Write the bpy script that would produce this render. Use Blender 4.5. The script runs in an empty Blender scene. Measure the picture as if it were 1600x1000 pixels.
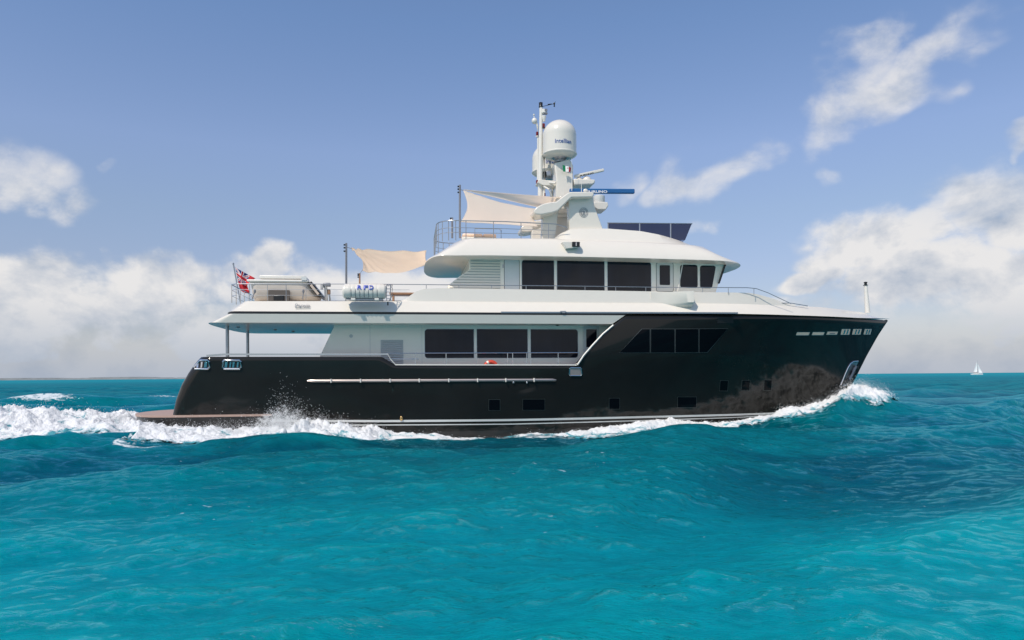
import bpy, math, random
import numpy as np
from mathutils import Vector, Matrix
S = bpy.context.scene
COL = S.collection
random.seed(4)
# ---------------------------------------------------------------- camera
EYE = 2.1; F = 1100.0; ROLL = 0.0075
cam = bpy.data.objects.new('camera', bpy.data.cameras.new('camera')); COL.objects.link(cam)
cam.data.sensor_width = 36; cam.data.lens = 36*F/1600; cam.data.shift_y = 88/1600
cam.data.clip_start = 0.1; cam.data.clip_end = 60000
cam.location = (0, 0, EYE); cam.rotation_euler = (math.pi/2, ROLL, 0)
S.camera = cam
S.view_settings.view_transform = 'Standard'; S.view_settings.look = 'None'
S.view_settings.exposure = 0.0; S.view_settings.gamma = 1
S.cycles.max_bounces = 7; S.cycles.glossy_bounces = 4; S.cycles.transparent_max_bounces = 32
# ---------------------------------------------------------------- boat frame: x forward, y to port (away), z up
TH = math.radians(8.2); CT, ST = math.cos(TH), math.sin(TH)
ORG = Vector((-3.5*ST, 28+3.5*CT, 0))
BM = Matrix.Translation(ORG) @ Matrix.Rotation(TH, 4, 'Z')
# ---------------------------------------------------------------- sun
SUNB = Vector((-0.55, -0.6, 1.0)).normalized()           # towards the sun, boat frame
SUNW = (Matrix.Rotation(TH, 3, 'Z') @ SUNB).normalized()
sl = bpy.data.lights.new('sun', 'SUN'); sl.energy = 3.7; sl.angle = math.radians(0.53); sl.color = (1, 0.91, 0.80)
sun = bpy.data.objects.new('sun', sl); COL.objects.link(sun)
sun.rotation_euler = SUNW.to_track_quat('Z', 'Y').to_euler()
ELEV = math.asin(SUNW.z); AZ = math.atan2(SUNW.x, SUNW.y)

def srgb(r, g, b):
    f = lambda c: (c/255/12.92) if c/255 <= .04045 else ((c/255+.055)/1.055)**2.4
    return (f(r), f(g), f(b), 1)

def sky_dir(px, py):                                      # azimuth and tangent of elevation of a view direction
    dx, dy = px-800, 588-py
    u = (dx*math.cos(ROLL)+dy*math.sin(ROLL))/F; v = (-dx*math.sin(ROLL)+dy*math.cos(ROLL))/F
    return math.atan(u), v*math.cos(math.atan(u))
# ---------------------------------------------------------------- world: Nishita sky with cumulus
w = bpy.data.worlds.new('World'); S.world = w; w.use_nodes = True
nt = w.node_tree; nt.nodes.clear()
def N(t, **k):
    n = nt.nodes.new(t)
    for a, b in k.items(): setattr(n, a, b)
    return n
def L(a, b): nt.links.new(a, b)
def M(op, a, b=None, c=None, clamp=False):
    n = N('ShaderNodeMath', operation=op, use_clamp=clamp)
    for i, v in enumerate((a, b, c)):
        if v is None: continue
        if isinstance(v, (int, float)): n.inputs[i].default_value = v
        else: L(v, n.inputs[i])
    return n.outputs[0]
def VM(op, a, b=None):
    n = N('ShaderNodeVectorMath', operation=op)
    for i, v in enumerate((a, b)):
        if v is None: continue
        if isinstance(v, (tuple, list)): n.inputs[i].default_value = v
        else: L(v, n.inputs[i])
    return n
def SMOOTH(v, a, b, c=0., d=1.):
    n = N('ShaderNodeMapRange', interpolation_type='SMOOTHSTEP')
    L(v, n.inputs[0]); n.inputs[1].default_value = a; n.inputs[2].default_value = b
    n.inputs[3].default_value = c; n.inputs[4].default_value = d
    return n.outputs[0]
sky = N('ShaderNodeTexSky', sky_type='NISHITA', sun_disc=False, sun_elevation=ELEV, sun_rotation=AZ,
        air_density=1.0, dust_density=0.3, ozone_density=2.0)
tc = N('ShaderNodeTexCoord'); sep = N('ShaderNodeSeparateXYZ'); L(tc.outputs['Generated'], sep.inputs[0])
X, Y, Z = sep.outputs
hyp = M('SQRT', M('ADD', M('MULTIPLY', X, X), M('MULTIPLY', Y, Y)))
az = M('ARCTAN2', X, Y); te = M('DIVIDE', Z, M('MAXIMUM', hyp, 0.02))
hn = N('ShaderNodeCombineXYZ')
L(M('DIVIDE', X, hyp), hn.inputs[0]); L(M('DIVIDE', Y, hyp), hn.inputs[1]); L(M('MULTIPLY', te, 1.35), hn.inputs[2])
def FBM(vec, scale, detail, rough=0.55, dist=0.0):
    n = N('ShaderNodeTexNoise'); L(vec, n.inputs['Vector'])
    n.inputs['Scale'].default_value = scale; n.inputs['Detail'].default_value = detail
    n.inputs['Roughness'].default_value = rough; n.inputs['Distortion'].default_value = dist
    return n.outputs[0]
P2 = N('ShaderNodeCombineXYZ'); L(az, P2.inputs[0]); L(te, P2.inputs[1])
# (centre px, py, half width, half height, tilt deg, strength)
CL = [(60,470,190,75,8,1.0),(225,455,85,60,0,1.0),(380,425,50,38,-15,.85),(330,520,300,70,0,.72),(60,540,260,60,0,.7),
      (45,300,85,46,10,.85),(180,268,16,12,0,.45),
      (290,425,110,50,0,.9),(500,470,150,55,0,.55),(640,450,110,60,0,.6),
      (1120,258,100,44,-20,1.0),(1335,160,112,56,-42,.9),(1425,115,105,42,-30,.85),(1370,65,52,48,-40,.8),(1480,85,38,38,-50,.6),(1285,205,45,20,-30,.5),
      (1300,285,34,24,-25,.7),(985,285,40,30,-30,.45),(1107,370,35,22,0,.45),
      (1400,365,125,55,-10,1.0),(1565,330,95,80,-35,1.1),(1590,215,22,30,0,.8),(1500,440,190,70,0,1.0),(1275,430,55,32,0,.8),
      (1340,500,230,45,0,.45),(1560,500,160,55,0,.55)]
mask = None
warpn = N('ShaderNodeTexNoise'); L(hn.outputs[0], warpn.inputs['Vector']); warpn.inputs['Scale'].default_value = 7; warpn.inputs['Detail'].default_value = 3
wv = VM('MULTIPLY', VM('SUBTRACT', warpn.outputs['Color'], (.5,.5,.5)).outputs[0], (.20,.15,0))
PW = VM('ADD', P2.outputs[0], wv.outputs[0])
for (cx, cy, rx, ry, tilt, st) in CL:
    a0, e0 = sky_dir(cx, cy); t = math.radians(-tilt)
    mp = N('ShaderNodeMapping', vector_type='TEXTURE'); L(PW.outputs[0], mp.inputs[0])
    mp.inputs['Location'].default_value = (a0, e0, 0); mp.inputs['Rotation'].default_value = (0, 0, t)
    k = math.cos(a0)
    mp.inputs['Scale'].default_value = (rx/F*k*1.25, ry/F*k*1.25, 1)
    ln = VM('LENGTH', mp.outputs[0]).outputs['Value']
    m = M('MULTIPLY', SMOOTH(ln, 0.25, 1.25, 1.0, 0.0), st)
    mask = m if mask is None else M('MAXIMUM', mask, m)
# elsewhere round the horizon, behind the viewer too, unseen cloud, thickened to lighten shaded walls
front = SMOOTH(M('ABSOLUTE', az), 0.70, 0.95, 0., 1.)
low = SMOOTH(te, 0.12, 0.6, 1., 0.25)
mask = M('MAXIMUM', mask, M('MULTIPLY', M('MULTIPLY', front, low), 0.95))
n1 = FBM(hn.outputs[0], 6.5, 12, .58, 0.15)
n0 = FBM(hn.outputs[0], 16, 8, .62, 0.1)
nb = M('ADD', M('MULTIPLY', M('SUBTRACT', n1, .5), 2.3), M('MULTIPLY', M('SUBTRACT', n0, .5), .75))
nb = M('MULTIPLY', nb, SMOOTH(mask, 0.0, 0.45, 0.12, 1.0))
dens = M('ADD', mask, nb)
sharp = SMOOTH(dens, 0.20, 0.80); soft = M('MULTIPLY', SMOOTH(dens, 0.12, 1.30), .95); hi = SMOOTH(te, 0.16, 0.26)
cover = M('ADD', M('MULTIPLY', sharp, M('SUBTRACT', 1.0, hi)), M('MULTIPLY', soft, hi))
cover = M('MAXIMUM', cover, SMOOTH(te, 0.11, 0.0, 0., .93))
sh = VM('ADD', hn.outputs[0], (-0.015, 0.0, 0.045))
n2 = FBM(sh.outputs[0], 6.5, 9, .58, 0.15)
lit = M('MULTIPLY', M('SUBTRACT', n1, n2), 4.5)
thick = SMOOTH(dens, 0.55, 1.35, 0., 1.)
bright = M('ADD', M('SUBTRACT', 0.88, M('MULTIPLY', thick, 0.40)), lit, clamp=True)
bright = M('MULTIPLY', bright, SMOOTH(te, 0.0, 0.12, .2, 1.))
mixc = N('ShaderNodeMix', data_type='RGBA'); L(bright, mixc.inputs[0])
mixc.inputs[6].default_value = srgb(168, 182, 202); mixc.inputs[7].default_value = srgb(240, 238, 237)
tint = N('ShaderNodeMix', data_type='RGBA', blend_type='MULTIPLY'); tint.inputs[0].default_value = 1
cr = N('ShaderNodeValToRGB'); L(M('MULTIPLY', te, 2.0), cr.inputs[0]); L(sky.outputs[0], tint.inputs[6]); L(cr.outputs[0], tint.inputs[7])
cr.color_ramp.elements[0].color = (.52, .46, .50, 1); cr.color_ramp.elements[1].color = (.95, .98, 1.06, 1)
for p_, c_ in ((.30, (.80,.70,.74,1)), (.44, (.92,.82,.82,1)), (.62, (1.06,.95,.98,1))):
    e_ = cr.color_ramp.elements.new(p_); e_.color = c_
bg1 = N('ShaderNodeBackground'); L(tint.outputs[2], bg1.inputs[0]); bg1.inputs[1].default_value = 0.145
bg2 = N('ShaderNodeBackground'); L(mixc.outputs[2], bg2.inputs[0]); bg2.inputs[1].default_value = 0.95
ms = N('ShaderNodeMixShader'); L(M('MULTIPLY', cover, 0.96), ms.inputs[0]); L(bg1.outputs[0], ms.inputs[1]); L(bg2.outputs[0], ms.inputs[2])
out = N('ShaderNodeOutputWorld'); L(ms.outputs[0], out.inputs[0])
w.cycles.sampling_method = 'MANUAL'; w.cycles.sample_map_resolution = 512

# ---------------------------------------------------------------- materials
MATS = {}
def mat(name, color, rough=.4, metal=0., var=.06, vscale=3., bump=0., bscale=40., coat=0., spec=.5):
    m = bpy.data.materials.new(name); m.use_nodes = True; t = m.node_tree; b = t.nodes['Principled BSDF']
    b.inputs['Roughness'].default_value = rough; b.inputs['Metallic'].default_value = metal
    b.inputs['Coat Weight'].default_value = coat; b.inputs['Coat Roughness'].default_value = .04
    b.inputs['Specular IOR Level'].default_value = spec
    tcn = t.nodes.new('ShaderNodeTexCoord')
    n = t.nodes.new('ShaderNodeTexNoise'); n.inputs['Scale'].default_value = vscale; n.inputs['Detail'].default_value = 5
    t.links.new(tcn.outputs['Object'], n.inputs['Vector'])
    r = t.nodes.new('ShaderNodeMix'); r.data_type = 'RGBA'
    c = color[:3]
    r.inputs[6].default_value = tuple(max(0, x*(1-var)) for x in c)+(1,)
    r.inputs[7].default_value = tuple(x*(1+var) for x in c)+(1,)
    t.links.new(n.outputs[0], r.inputs[0]); t.links.new(r.outputs[2], b.inputs['Base Color'])
    if bump:
        n2_ = t.nodes.new('ShaderNodeTexNoise'); n2_.inputs['Scale'].default_value = bscale; n2_.inputs['Detail'].default_value = 4
        t.links.new(tcn.outputs['Object'], n2_.inputs['Vector'])
        bp = t.nodes.new('ShaderNodeBump'); bp.inputs['Strength'].default_value = bump; bp.inputs['Distance'].default_value = .02
        t.links.new(n2_.outputs[0], bp.inputs['Height']); t.links.new(bp.outputs[0], b.inputs['Normal'])
    MATS[name] = m
    return m
WHITE = mat('white_gelcoat', (.71,.67,.595), .22, coat=.3, var=.025)
WALL = mat('house_paint', (.90,.84,.73), .3, var=.02)
WHITE2 = mat('white_paint', (.72,.69,.63), .35, var=.03, vscale=6)
BLACKH = mat('black_hull_paint', (.0135,.0130,.0115), .075, coat=.0, spec=.34, var=.35, vscale=.6, bump=.05, bscale=.55)
BLACKB = mat('dark_bottom_paint', (.022,.021,.020), .3, var=.3)
BLACK = mat('black_plastic', (.012,.012,.013), .35)
GLASS = mat('tinted_glass', (.006,.008,.014), .04, var=.25, vscale=1.2, spec=.32)
PORT = mat('porthole_glass', (.003,.004,.006), .05, spec=.10)
GLASS2 = mat('blue_screen_glass', (.025,.035,.085), .06, var=.1)
CHROME = mat('polished_steel', (.72,.70,.68), .16, metal=1)
STEEL = mat('brushed_steel', (.42,.43,.45), .3, metal=.85)
DSTEEL = mat('grey_post_steel', (.24,.24,.26), .35, metal=.4)
PLANK = mat('weathered_teak', (.40,.28,.23), .6, var=.2, vscale=14)
TEAK = mat('teak', (.30,.17,.10), .6, var=.25, vscale=14)
SAIL = mat('beige_awning_cloth', (.87,.76,.65), .85, var=.04, vscale=2, bump=.1, bscale=4)
SAILW = mat('cream_awning_cloth', (.90,.84,.76), .85, var=.04, vscale=2, bump=.1, bscale=4)
CREAM = mat('cream_hypalon', (.56,.46,.38), .6, var=.06)
LCREAM = mat('cream_lining', (.92,.64,.47), .5, var=.06)
GROOVE = mat('groove_shade_grey', (.30,.33,.33), .6)  # flat grey for the shadow between siding boards
LOUV = mat('grey_louvre', (.52,.53,.53), .45, var=.04)
STRIPE = mat('pale_grey_stripe', (.62,.63,.61), .35)
NAVY = mat('blue_radar_paint', (.012,.11,.30), .35)
LBLUE = mat('blue_lettering', (.01,.07,.30), .4)
GREYL = mat('grey_lettering', (.20,.21,.23), .4)
RED = mat('red_lamp_glass', (.16,.010,.012), .2)
LRED = mat('orange_red_vinyl', (.62,.06,.03), .45)
FRED = mat('flag_red', (.50,.02,.03), .8); FBLUE = mat('flag_blue', (.015,.03,.16), .8); FWHITE = mat('flag_white', (.75,.74,.74), .8)
FGREEN = mat('flag_green', (.0,.20,.08), .8)
BRASS = mat('brass', (.8,.5,.2), .2, metal=1)
SAILC = mat('white_sailcloth', (.8,.8,.8), .7)
t = GLASS.node_tree; n_ = [q for q in t.nodes if q.type == 'TEX_NOISE'][0]; mp_ = t.nodes.new('ShaderNodeMapping'); tc_ = [q for q in t.nodes if q.type == 'TEX_COORD'][0]
mp_.inputs['Scale'].default_value = (1.6, .1, .12); t.links.new(tc_.outputs['Object'], mp_.inputs[0]); t.links.new(mp_.outputs[0], n_.inputs['Vector'])   # curtains dimly seen behind the glass
[q for q in t.nodes if q.type == 'MIX'][0].inputs[6].default_value = (.004,.005,.009,1); [q for q in t.nodes if q.type == 'MIX'][0].inputs[7].default_value = (.017,.020,.032,1)
# translucent cloth for the awnings
for m_ in (SAIL, SAILW):
    t = m_.node_tree; b = t.nodes['Principled BSDF']; o_ = t.nodes['Material Output']
    tr = t.nodes.new('ShaderNodeBsdfTranslucent'); tr.inputs[0].default_value = (1,.91,.80,1) if m_ is SAIL else (1,.93,.86,1)
    mx = t.nodes.new('ShaderNodeMixShader'); mx.inputs[0].default_value = .68
    t.links.new(b.outputs[0], mx.inputs[1]); t.links.new(tr.outputs[0], mx.inputs[2]); t.links.new(mx.outputs[0], o_.inputs[0])

# ---------------------------------------------------------------- mapping and mesh helpers
def P(px, py, lat):
    """a point of the photograph taken to lie at lateral offset lat of the boat -> boat (s, lat, z)"""
    dx, dy = px-800, 588-py
    u = (dx*math.cos(ROLL)+dy*math.sin(ROLL))/F; v = (-dx*math.sin(ROLL)+dy*math.cos(ROLL))/F
    # ray in boat frame
    ox, oy = -ORG.x, -ORG.y
    cx, cy = ox*CT+oy*ST, -ox*ST+oy*CT
    rx, ry = u*CT+ST, -u*ST+CT
    t = (lat-cy)/ry
    return Vector((cx+rx*t, lat, EYE+v*t))
def PF(px, py, bf):
    """same, on the near side of a surface whose half breadth is bf(s, z)"""
    lat = -3.0; p = P(px, py, lat)
    for _ in range(40):
        lat = .5*lat+.5*(-bf(p.x, p.z)); p = P(px, py, lat)
    return p
def pts2(pxs, lat): return [(P(x, y, lat).x, P(x, y, lat).z) for x, y in pxs]

CUR = Vector((0, 0, 0))
class MB:
    def __init__(s): s.v = []; s.f = []
    def add(s, vs, fs):
        n = len(s.v); s.v += [tuple(v) for v in vs]; s.f += [tuple(i+n for i in f) for f in fs]; return s
    def box(s, c, d, rot=None):
        c = Vector(c); vs = []
        for k in range(8):
            p = Vector(((k & 1)-.5, ((k >> 1) & 1)-.5, (k >> 2)-.5)); p = Vector((p.x*d[0], p.y*d[1], p.z*d[2]))
            if rot: p = rot @ p
            vs.append(c+p)
        return s.add(vs, [(0,2,3,1),(4,5,7,6),(0,1,5,4),(2,6,7,3),(0,4,6,2),(1,3,7,5)])
    def prism(s, poly, y0, y1):                            # poly (x, z) extruded along y
        n = len(poly); a = sum(poly[i][0]*poly[(i+1) % n][1]-poly[(i+1) % n][0]*poly[i][1] for i in range(n))
        if a < 0: poly = poly[::-1]
        vs = [(x, y0, z) for x, z in poly]+[(x, y1, z) for x, z in poly]
        fs = [tuple(range(n)), tuple(range(2*n-1, n-1, -1))]+[(i, i+n, (i+1) % n+n, (i+1) % n) for i in range(n)]
        return s.add(vs, fs)
    def tube(s, pts, r, n=8, r2=None, closed=False):
        pts = [Vector(p) for p in pts]; m = len(pts); rings = []
        for i, p in enumerate(pts):
            a = pts[i-1] if (i > 0 or closed) else p; b = pts[(i+1) % m] if (i < m-1 or closed) else p
            d = (b-a).normalized(); q = d.to_track_quat('Z', 'Y'); rr = r if r2 is None else r+(r2-r)*i/max(1, m-1)
            rings.append([p+q @ Vector((rr*math.cos(2*math.pi*k/n), rr*math.sin(2*math.pi*k/n), 0)) for k in range(n)])
        vs = [v for g in rings for v in g]; fs = []
        for i in range(m if closed else m-1):
            for k in range(n):
                j = (i+1) % m
                fs.append((i*n+k, i*n+(k+1) % n, j*n+(k+1) % n, j*n+k))
        if not closed: fs += [tuple(range(n-1, -1, -1)), tuple((m-1)*n+k for k in range(n))]
        return s.add(vs, fs)
    def lathe(s, c, prof, n=32, axis=None):                # prof: (radius, height)
        c = Vector(c); vs = []; fs = []; m = len(prof)
        q = Vector(axis).normalized().to_track_quat('Z', 'Y') if axis else None
        for r, h in prof:
            for k in range(n):
                p = Vector((r*math.cos(2*math.pi*k/n), r*math.sin(2*math.pi*k/n), h)); vs.append(c+(q @ p if q else p))
        for i in range(m-1):
            for k in range(n): fs.append((i*n+k, i*n+(k+1) % n, (i+1)*n+(k+1) % n, (i+1)*n+k))
        if prof[0][0] > 1e-4: fs.append(tuple(range(n-1, -1, -1)))
        if prof[-1][0] > 1e-4: fs.append(tuple((m-1)*n+k for k in range(n)))
        return s.add(vs, fs)
    def ball(s, c, r, n=14):
        if not isinstance(r, tuple): r = (r, r, r)
        c = Vector(c); vs = []; fs = []; m = n//2+1
        for i in range(m):
            a = math.pi*i/(m-1)
            for k in range(n):
                b = 2*math.pi*k/n; vs.append(c+Vector((r[0]*math.sin(a)*math.cos(b), r[1]*math.sin(a)*math.sin(b), -r[2]*math.cos(a))))
        for i in range(m-1):
            for k in range(n): fs.append((i*n+k, i*n+(k+1) % n, (i+1)*n+(k+1) % n, (i+1)*n+k))
        return s.add(vs, fs)
    def loft(s, rings, top=True, bot=True):
        """rings, top first; each a list of near-side points (s, b, z) from aft to bow; mirrored to the far side"""
        n = len(rings[0]); vs = []; fs = []
        for r in rings:
            vs += [(a, -b, z) for a, b, z in r]+[(a, b, z) for a, b, z in r]
        for i in range(len(rings)-1):
            A, B = i*2*n, (i+1)*2*n
            for k in range(n-1):
                fs.append((A+k, B+k, B+k+1, A+k+1)); fs.append((A+n+k+1, B+n+k+1, B+n+k, A+n+k))
            fs.append((A+n, B+n, B, A)); fs.append((A+n-1, B+n-1, B+2*n-1, A+2*n-1))
        if top:
            for k in range(n-1): fs.append((k, k+1, n+k+1, n+k))
        if bot:
            A = (len(rings)-1)*2*n
            for k in range(n-1): fs.append((A+k, A+n+k, A+n+k+1, A+k+1))
        return s.add(vs, fs)
    def build(s, name, m, parent=None, bevel=0., smooth=35, off=None):
        o0 = CUR if off is None else Vector(off)
        me = bpy.data.meshes.new(name); me.from_pydata([Vector(v)-o0 for v in s.v], [], s.f); me.validate()
        ms_ = m if isinstance(m, (list, tuple)) else [m]
        for q in ms_: me.materials.append(q)
        import bmesh
        bm = bmesh.new(); bm.from_mesh(me); bmesh.ops.remove_doubles(bm, verts=bm.verts, dist=1e-5)
        bmesh.ops.recalc_face_normals(bm, faces=bm.faces); bm.to_mesh(me); bm.free()
        if smooth:
            me.shade_smooth(); me.set_sharp_from_angle(angle=math.radians(smooth))
        o = bpy.data.objects.new(name, me); COL.objects.link(o); o.parent = parent
        if bevel:
            b = o.modifiers.new('bevel', 'BEVEL'); b.width = bevel; b.segments = 2; b.limit_method = 'ANGLE'; b.angle_limit = math.radians(40)
            b.harden_normals = False
        return o
def tag(o, label=None, cat=None, group=None, kind=None):
    if label: o['label'] = label
    if cat: o['category'] = cat
    if group: o['group'] = group
    if kind: o['kind'] = kind
    return o
def thing(name, label, cat, loc=(0, 0, 0), group=None):    # Empty at the thing's base, given in boat coordinates
    global CUR
    o = bpy.data.objects.new(name, None); COL.objects.link(o); o.empty_display_size = .3
    loc = Vector(loc); o.matrix_world = BM @ Matrix.Translation(loc); CUR = loc.copy()
    return tag(o, label, cat, group)
def rrect(x0, x1, z0, z1, r, corners=(1, 1, 1, 1), n=5, skew=0.):
    """rounded rectangle (s, z); corners bl, br, tr, tl; skew leans the right side"""
    out_ = []
    for (cx, cz, a0, f, sx, sz) in ((x0, z0, 180, corners[0], 1, 1), (x1, z0, 270, corners[1], -1, 1), (x1, z1, 0, corners[2], -1, -1), (x0, z1, 90, corners[3], 1, -1)):
        if not f: out_.append((cx, cz)); continue
        for k in range(n+1):
            a = math.radians(a0+90*k/n); out_.append((cx+sx*r+r*math.cos(a), cz+sz*r+r*math.sin(a)))
    if skew:
        out_ = [(x+skew*(z-z0)/(z1-z0)*(x-x0)/(x1-x0), z) for x, z in out_]
    return out_
def text_mb(body, size, ext=.004, bold=0.):
    cu = bpy.data.curves.new('t', 'FONT'); cu.body = body; cu.size = size; cu.extrude = ext; cu.offset = bold; cu.resolution_u = 3
    o = bpy.data.objects.new('t', cu); COL.objects.link(o)
    dg = bpy.context.evaluated_depsgraph_get(); me = bpy.data.meshes.new_from_object(o.evaluated_get(dg))
    mb = MB(); mb.add([tuple(v.co) for v in me.vertices], [tuple(p.vertices) for p in me.polygons])
    bpy.data.objects.remove(o); bpy.data.curves.remove(cu); bpy.data.meshes.remove(me)
    x0 = min(v[0] for v in mb.v); x1 = max(v[0] for v in mb.v)
    mb.v = [(x-x0, y, z) for x, y, z in mb.v]; mb.w = x1-x0
    return mb
def text_on(body, p, height, width, lat, m, name, parent, ext=.004, lean=0., bold=0.):
    """flat lettering on a fore-and-aft wall; p = lower left (s, z)"""
    t = text_mb(body, height*1.4, ext, bold); k = width/t.w
    t.v = [(p[0]+x*k, lat-z+y*lean, p[1]+y) for x, y, z in t.v]
    return t.build(name, m, parent, smooth=0)
# ================================================================ THE YACHT
yacht = thing('motor_yacht', 'long black-hulled motor yacht with white upper decks and satellite domes, cutting through foam', 'yacht')
# sheer (top of the black hull) half breadth
S_TIP = P(1388, 499, 0).x
def Bdeck(s, z=0):
    if s < 7.5: return 3.5-0.02*max(0, -s-6)
    t = min(1, (s-7.5)/(S_TIP+.05-7.5)); return max(0.0, 3.5*(1-t**2.1))
stem_px = [(1388,500),(1372,524),(1354,556),(1337,590),(1322,615),(1306,645),(1290,675)]
st = [P(x, y, 0) for x, y in stem_px]; stem_z = [p.z for p in st][::-1]; stem_s = [p.x for p in st][::-1]
aft_px = [(313,557),(304,566),(292,582),(280,602),(271,624),(265,648),(262,665)]
af = [P(x, y, -3.0) for x, y in aft_px]; aft_z = [p.z for p in af][::-1]; aft_s = [p.x for p in af][::-1]
def s_stem(z): return float(np.interp(z, stem_z, stem_s))
def s_aft(z): return float(np.interp(z, aft_z, aft_s))
Z_SH = P(980, 490.5, -3.5).z
def hull_b(s, z):
    a, e = s_aft(z), s_stem(z); u = max(0., min(1., (s-a)/(e-a)))
    wv_ = max(0., min(1., (z+.4)/(Z_SH+.4)))
    bm = 3.18+(3.5-3.18)*min(1, wv_*1.5); u0 = .30+(.62-.30)*wv_**1.2; p = 1.75+(2.1-1.75)*wv_
    b = bm if u < u0 else bm*(1-((u-u0)/(1-u0))**p)
    d = s-a; r = .55
    if d < r: b -= r-math.sqrt(max(0, r*r-(r-d)**2))
    if d < 6: b -= .02*(6-d)
    return max(0.012, b)
# top edge of the black hull
top_px = [(300,557.5),(350,557.5),(596,557.5),(618,570.3),(800,570.6),(901,570.8),(912,556),(925,541),(942,522),(958,508.5),(979,491.5),(1060,491.8),(1150,492.6),(1250,494.8),(1300,496.6),(1340,498.6),(1370,500.2)]
tp = [PF(x, y, lambda s, z: Bdeck(s)) for x, y in top_px]
tip = P(1388, 501, 0); tps = [p.x for p in tp]+[tip.x]; tpz = [p.z for p in tp]+[tip.z]
def ztop(s): return float(np.interp(s, tps, tpz))
NV = 26; us = list(np.unique(np.concatenate([np.linspace(0, .03, 10), np.linspace(.03, .30, 60), np.linspace(.3, .62, 160), np.linspace(.62, 1, 70)])))
rings = []
for j in range(NV):
    v = 1-j/(NV-1); r = []
    for u in us:
        z = 4.; 
        for _ in range(12):
            zt = ztop(s_aft(z)+(s_stem(z)-s_aft(z))*u); z = .5*z+.5*zt
        zb = -.9; zz = zb+(z-zb)*v; s = s_aft(zz)+(s_stem(zz)-s_aft(zz))*u
        r.append((s, hull_b(s, zz), zz))
    rings.append(r)
mb = MB().loft(rings, top=False, bot=True)
hull = mb.build('hull', [BLACKH, BLACKB], yacht, smooth=50)
for p in hull.data.polygons:
    if max(hull.data.vertices[i].co.z for i in p.vertices) < 0.0: p.material_index = 1
sd = hull.modifiers.new('thickness', 'SOLIDIFY'); sd.thickness = .09; sd.offset = -1
def hb(s, z): return hull_b(s, z)
def patch(c4, nx, ny, off, depth=.05, curve=None):
    """four photo corners tl,tr,br,bl laid on the near hull surface as a thin fitted plate"""
    tl, tr, br, bl = c4; g = []
    for j in range(ny+1):
        for i in range(nx+1):
            a, b = i/nx, j/ny
            x = (tl[0]*(1-a)+tr[0]*a)*(1-b)+(bl[0]*(1-a)+br[0]*a)*b; y = (tl[1]*(1-a)+tr[1]*a)*(1-b)+(bl[1]*(1-a)+br[1]*a)*b
            g.append(PF(x, y, lambda s, z: hull_b(s, z)))
    n = len(g); vs = [(p.x, -hull_b(p.x, p.z)-off, p.z) for p in g]+[(p.x, -hull_b(p.x, p.z)+depth, p.z) for p in g]; fs = []
    W_ = nx+1
    for j in range(ny):
        for i in range(nx):
            a = j*W_+i; fs.append((a, a+W_, a+W_+1, a+1)); fs.append((n+a, n+a+1, n+a+W_+1, n+a+W_))
    edge = [i for i in range(nx+1)]+[j*W_+nx for j in range(1, ny+1)]+[ny*W_+i for i in range(nx-1, -1, -1)]+[j*W_ for j in range(ny-1, 0, -1)]
    for k in range(len(edge)):
        a, b = edge[k], edge[(k+1) % len(edge)]; fs.append((a, b, b+n, a+n))
    return MB().add(vs, fs)
def box4(x0, x1, y0, y1, d=0): return [(x0+d, y0), (x1+d, y0), (x1, y1), (x0, y1)]
# boot stripes
def hull_line(name, pxl, th, m, off=.006):
    g = [PF(x, y, hull_b) for x, y in pxl]
    xs = [p.x for p in g]; zs = [p.z for p in g]; v = []; f = []
    ss = np.linspace(xs[0], xs[-1], 120)
    for side in (-1, 1):
        n0 = len(v)
        for s in ss:
            z = float(np.interp(s, xs, zs))
            for zz in (z+th/2, z-th/2): v.append((s, side*(hull_b(s, zz)+off), zz))
            for zz in (z-th/2, z+th/2): v.append((s, side*(hull_b(s, zz)-.03), zz))
        for i in range(len(ss)-1):
            for k in range(4): f.append((n0+i*4+k, n0+i*4+(k+1) % 4, n0+i*4+4+(k+1) % 4, n0+i*4+4+k))
        f += [(n0, n0+1, n0+2, n0+3), (n0+4*len(ss)-4, n0+4*len(ss)-1, n0+4*len(ss)-2, n0+4*len(ss)-3)]
    return MB().add(v, f).build(name, m, hull, smooth=60)
hull_line('boot_stripe', [(420,657.5),(600,658),(800,656.3),(1000,651.8),(1140,648.3),(1235,645)], .085, STRIPE)
hull_line('boot_stripe', [(420,664.5),(600,664),(800,662.6),(1000,657.2),(1140,652.6),(1215,649)], .04, STRIPE)
# teak-edged quarter rubbing strake and swim platform
pf = [P(x, y, -3.2) for x, y in [(214,651),(420,651)]]
s0p, s1p, zp = pf[0].x-.9, P(425, 651, -3.2).x, pf[0].z
def platring(z, g=0):
    n = 24; r = []
    for i in range(n+1):
        t = (i/n)**2; s = (s0p-g)+(s1p-s0p+g)*t; d = (s-(s0p-g))
        b = 3.28*(1-max(0, 1-d/2.6)**2.6)**.5
        r.append((s, max(.02, b+g*.4), z))
    return r
MB().loft([platring(zp+.03), platring(zp-.05)]).build('swim_platform', PLANK, hull, smooth=30)
MB().loft([platring(zp-.05, -.03), platring(zp-.42, -.1)]).build('platform_side', BLACKB, hull, smooth=30)
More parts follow.
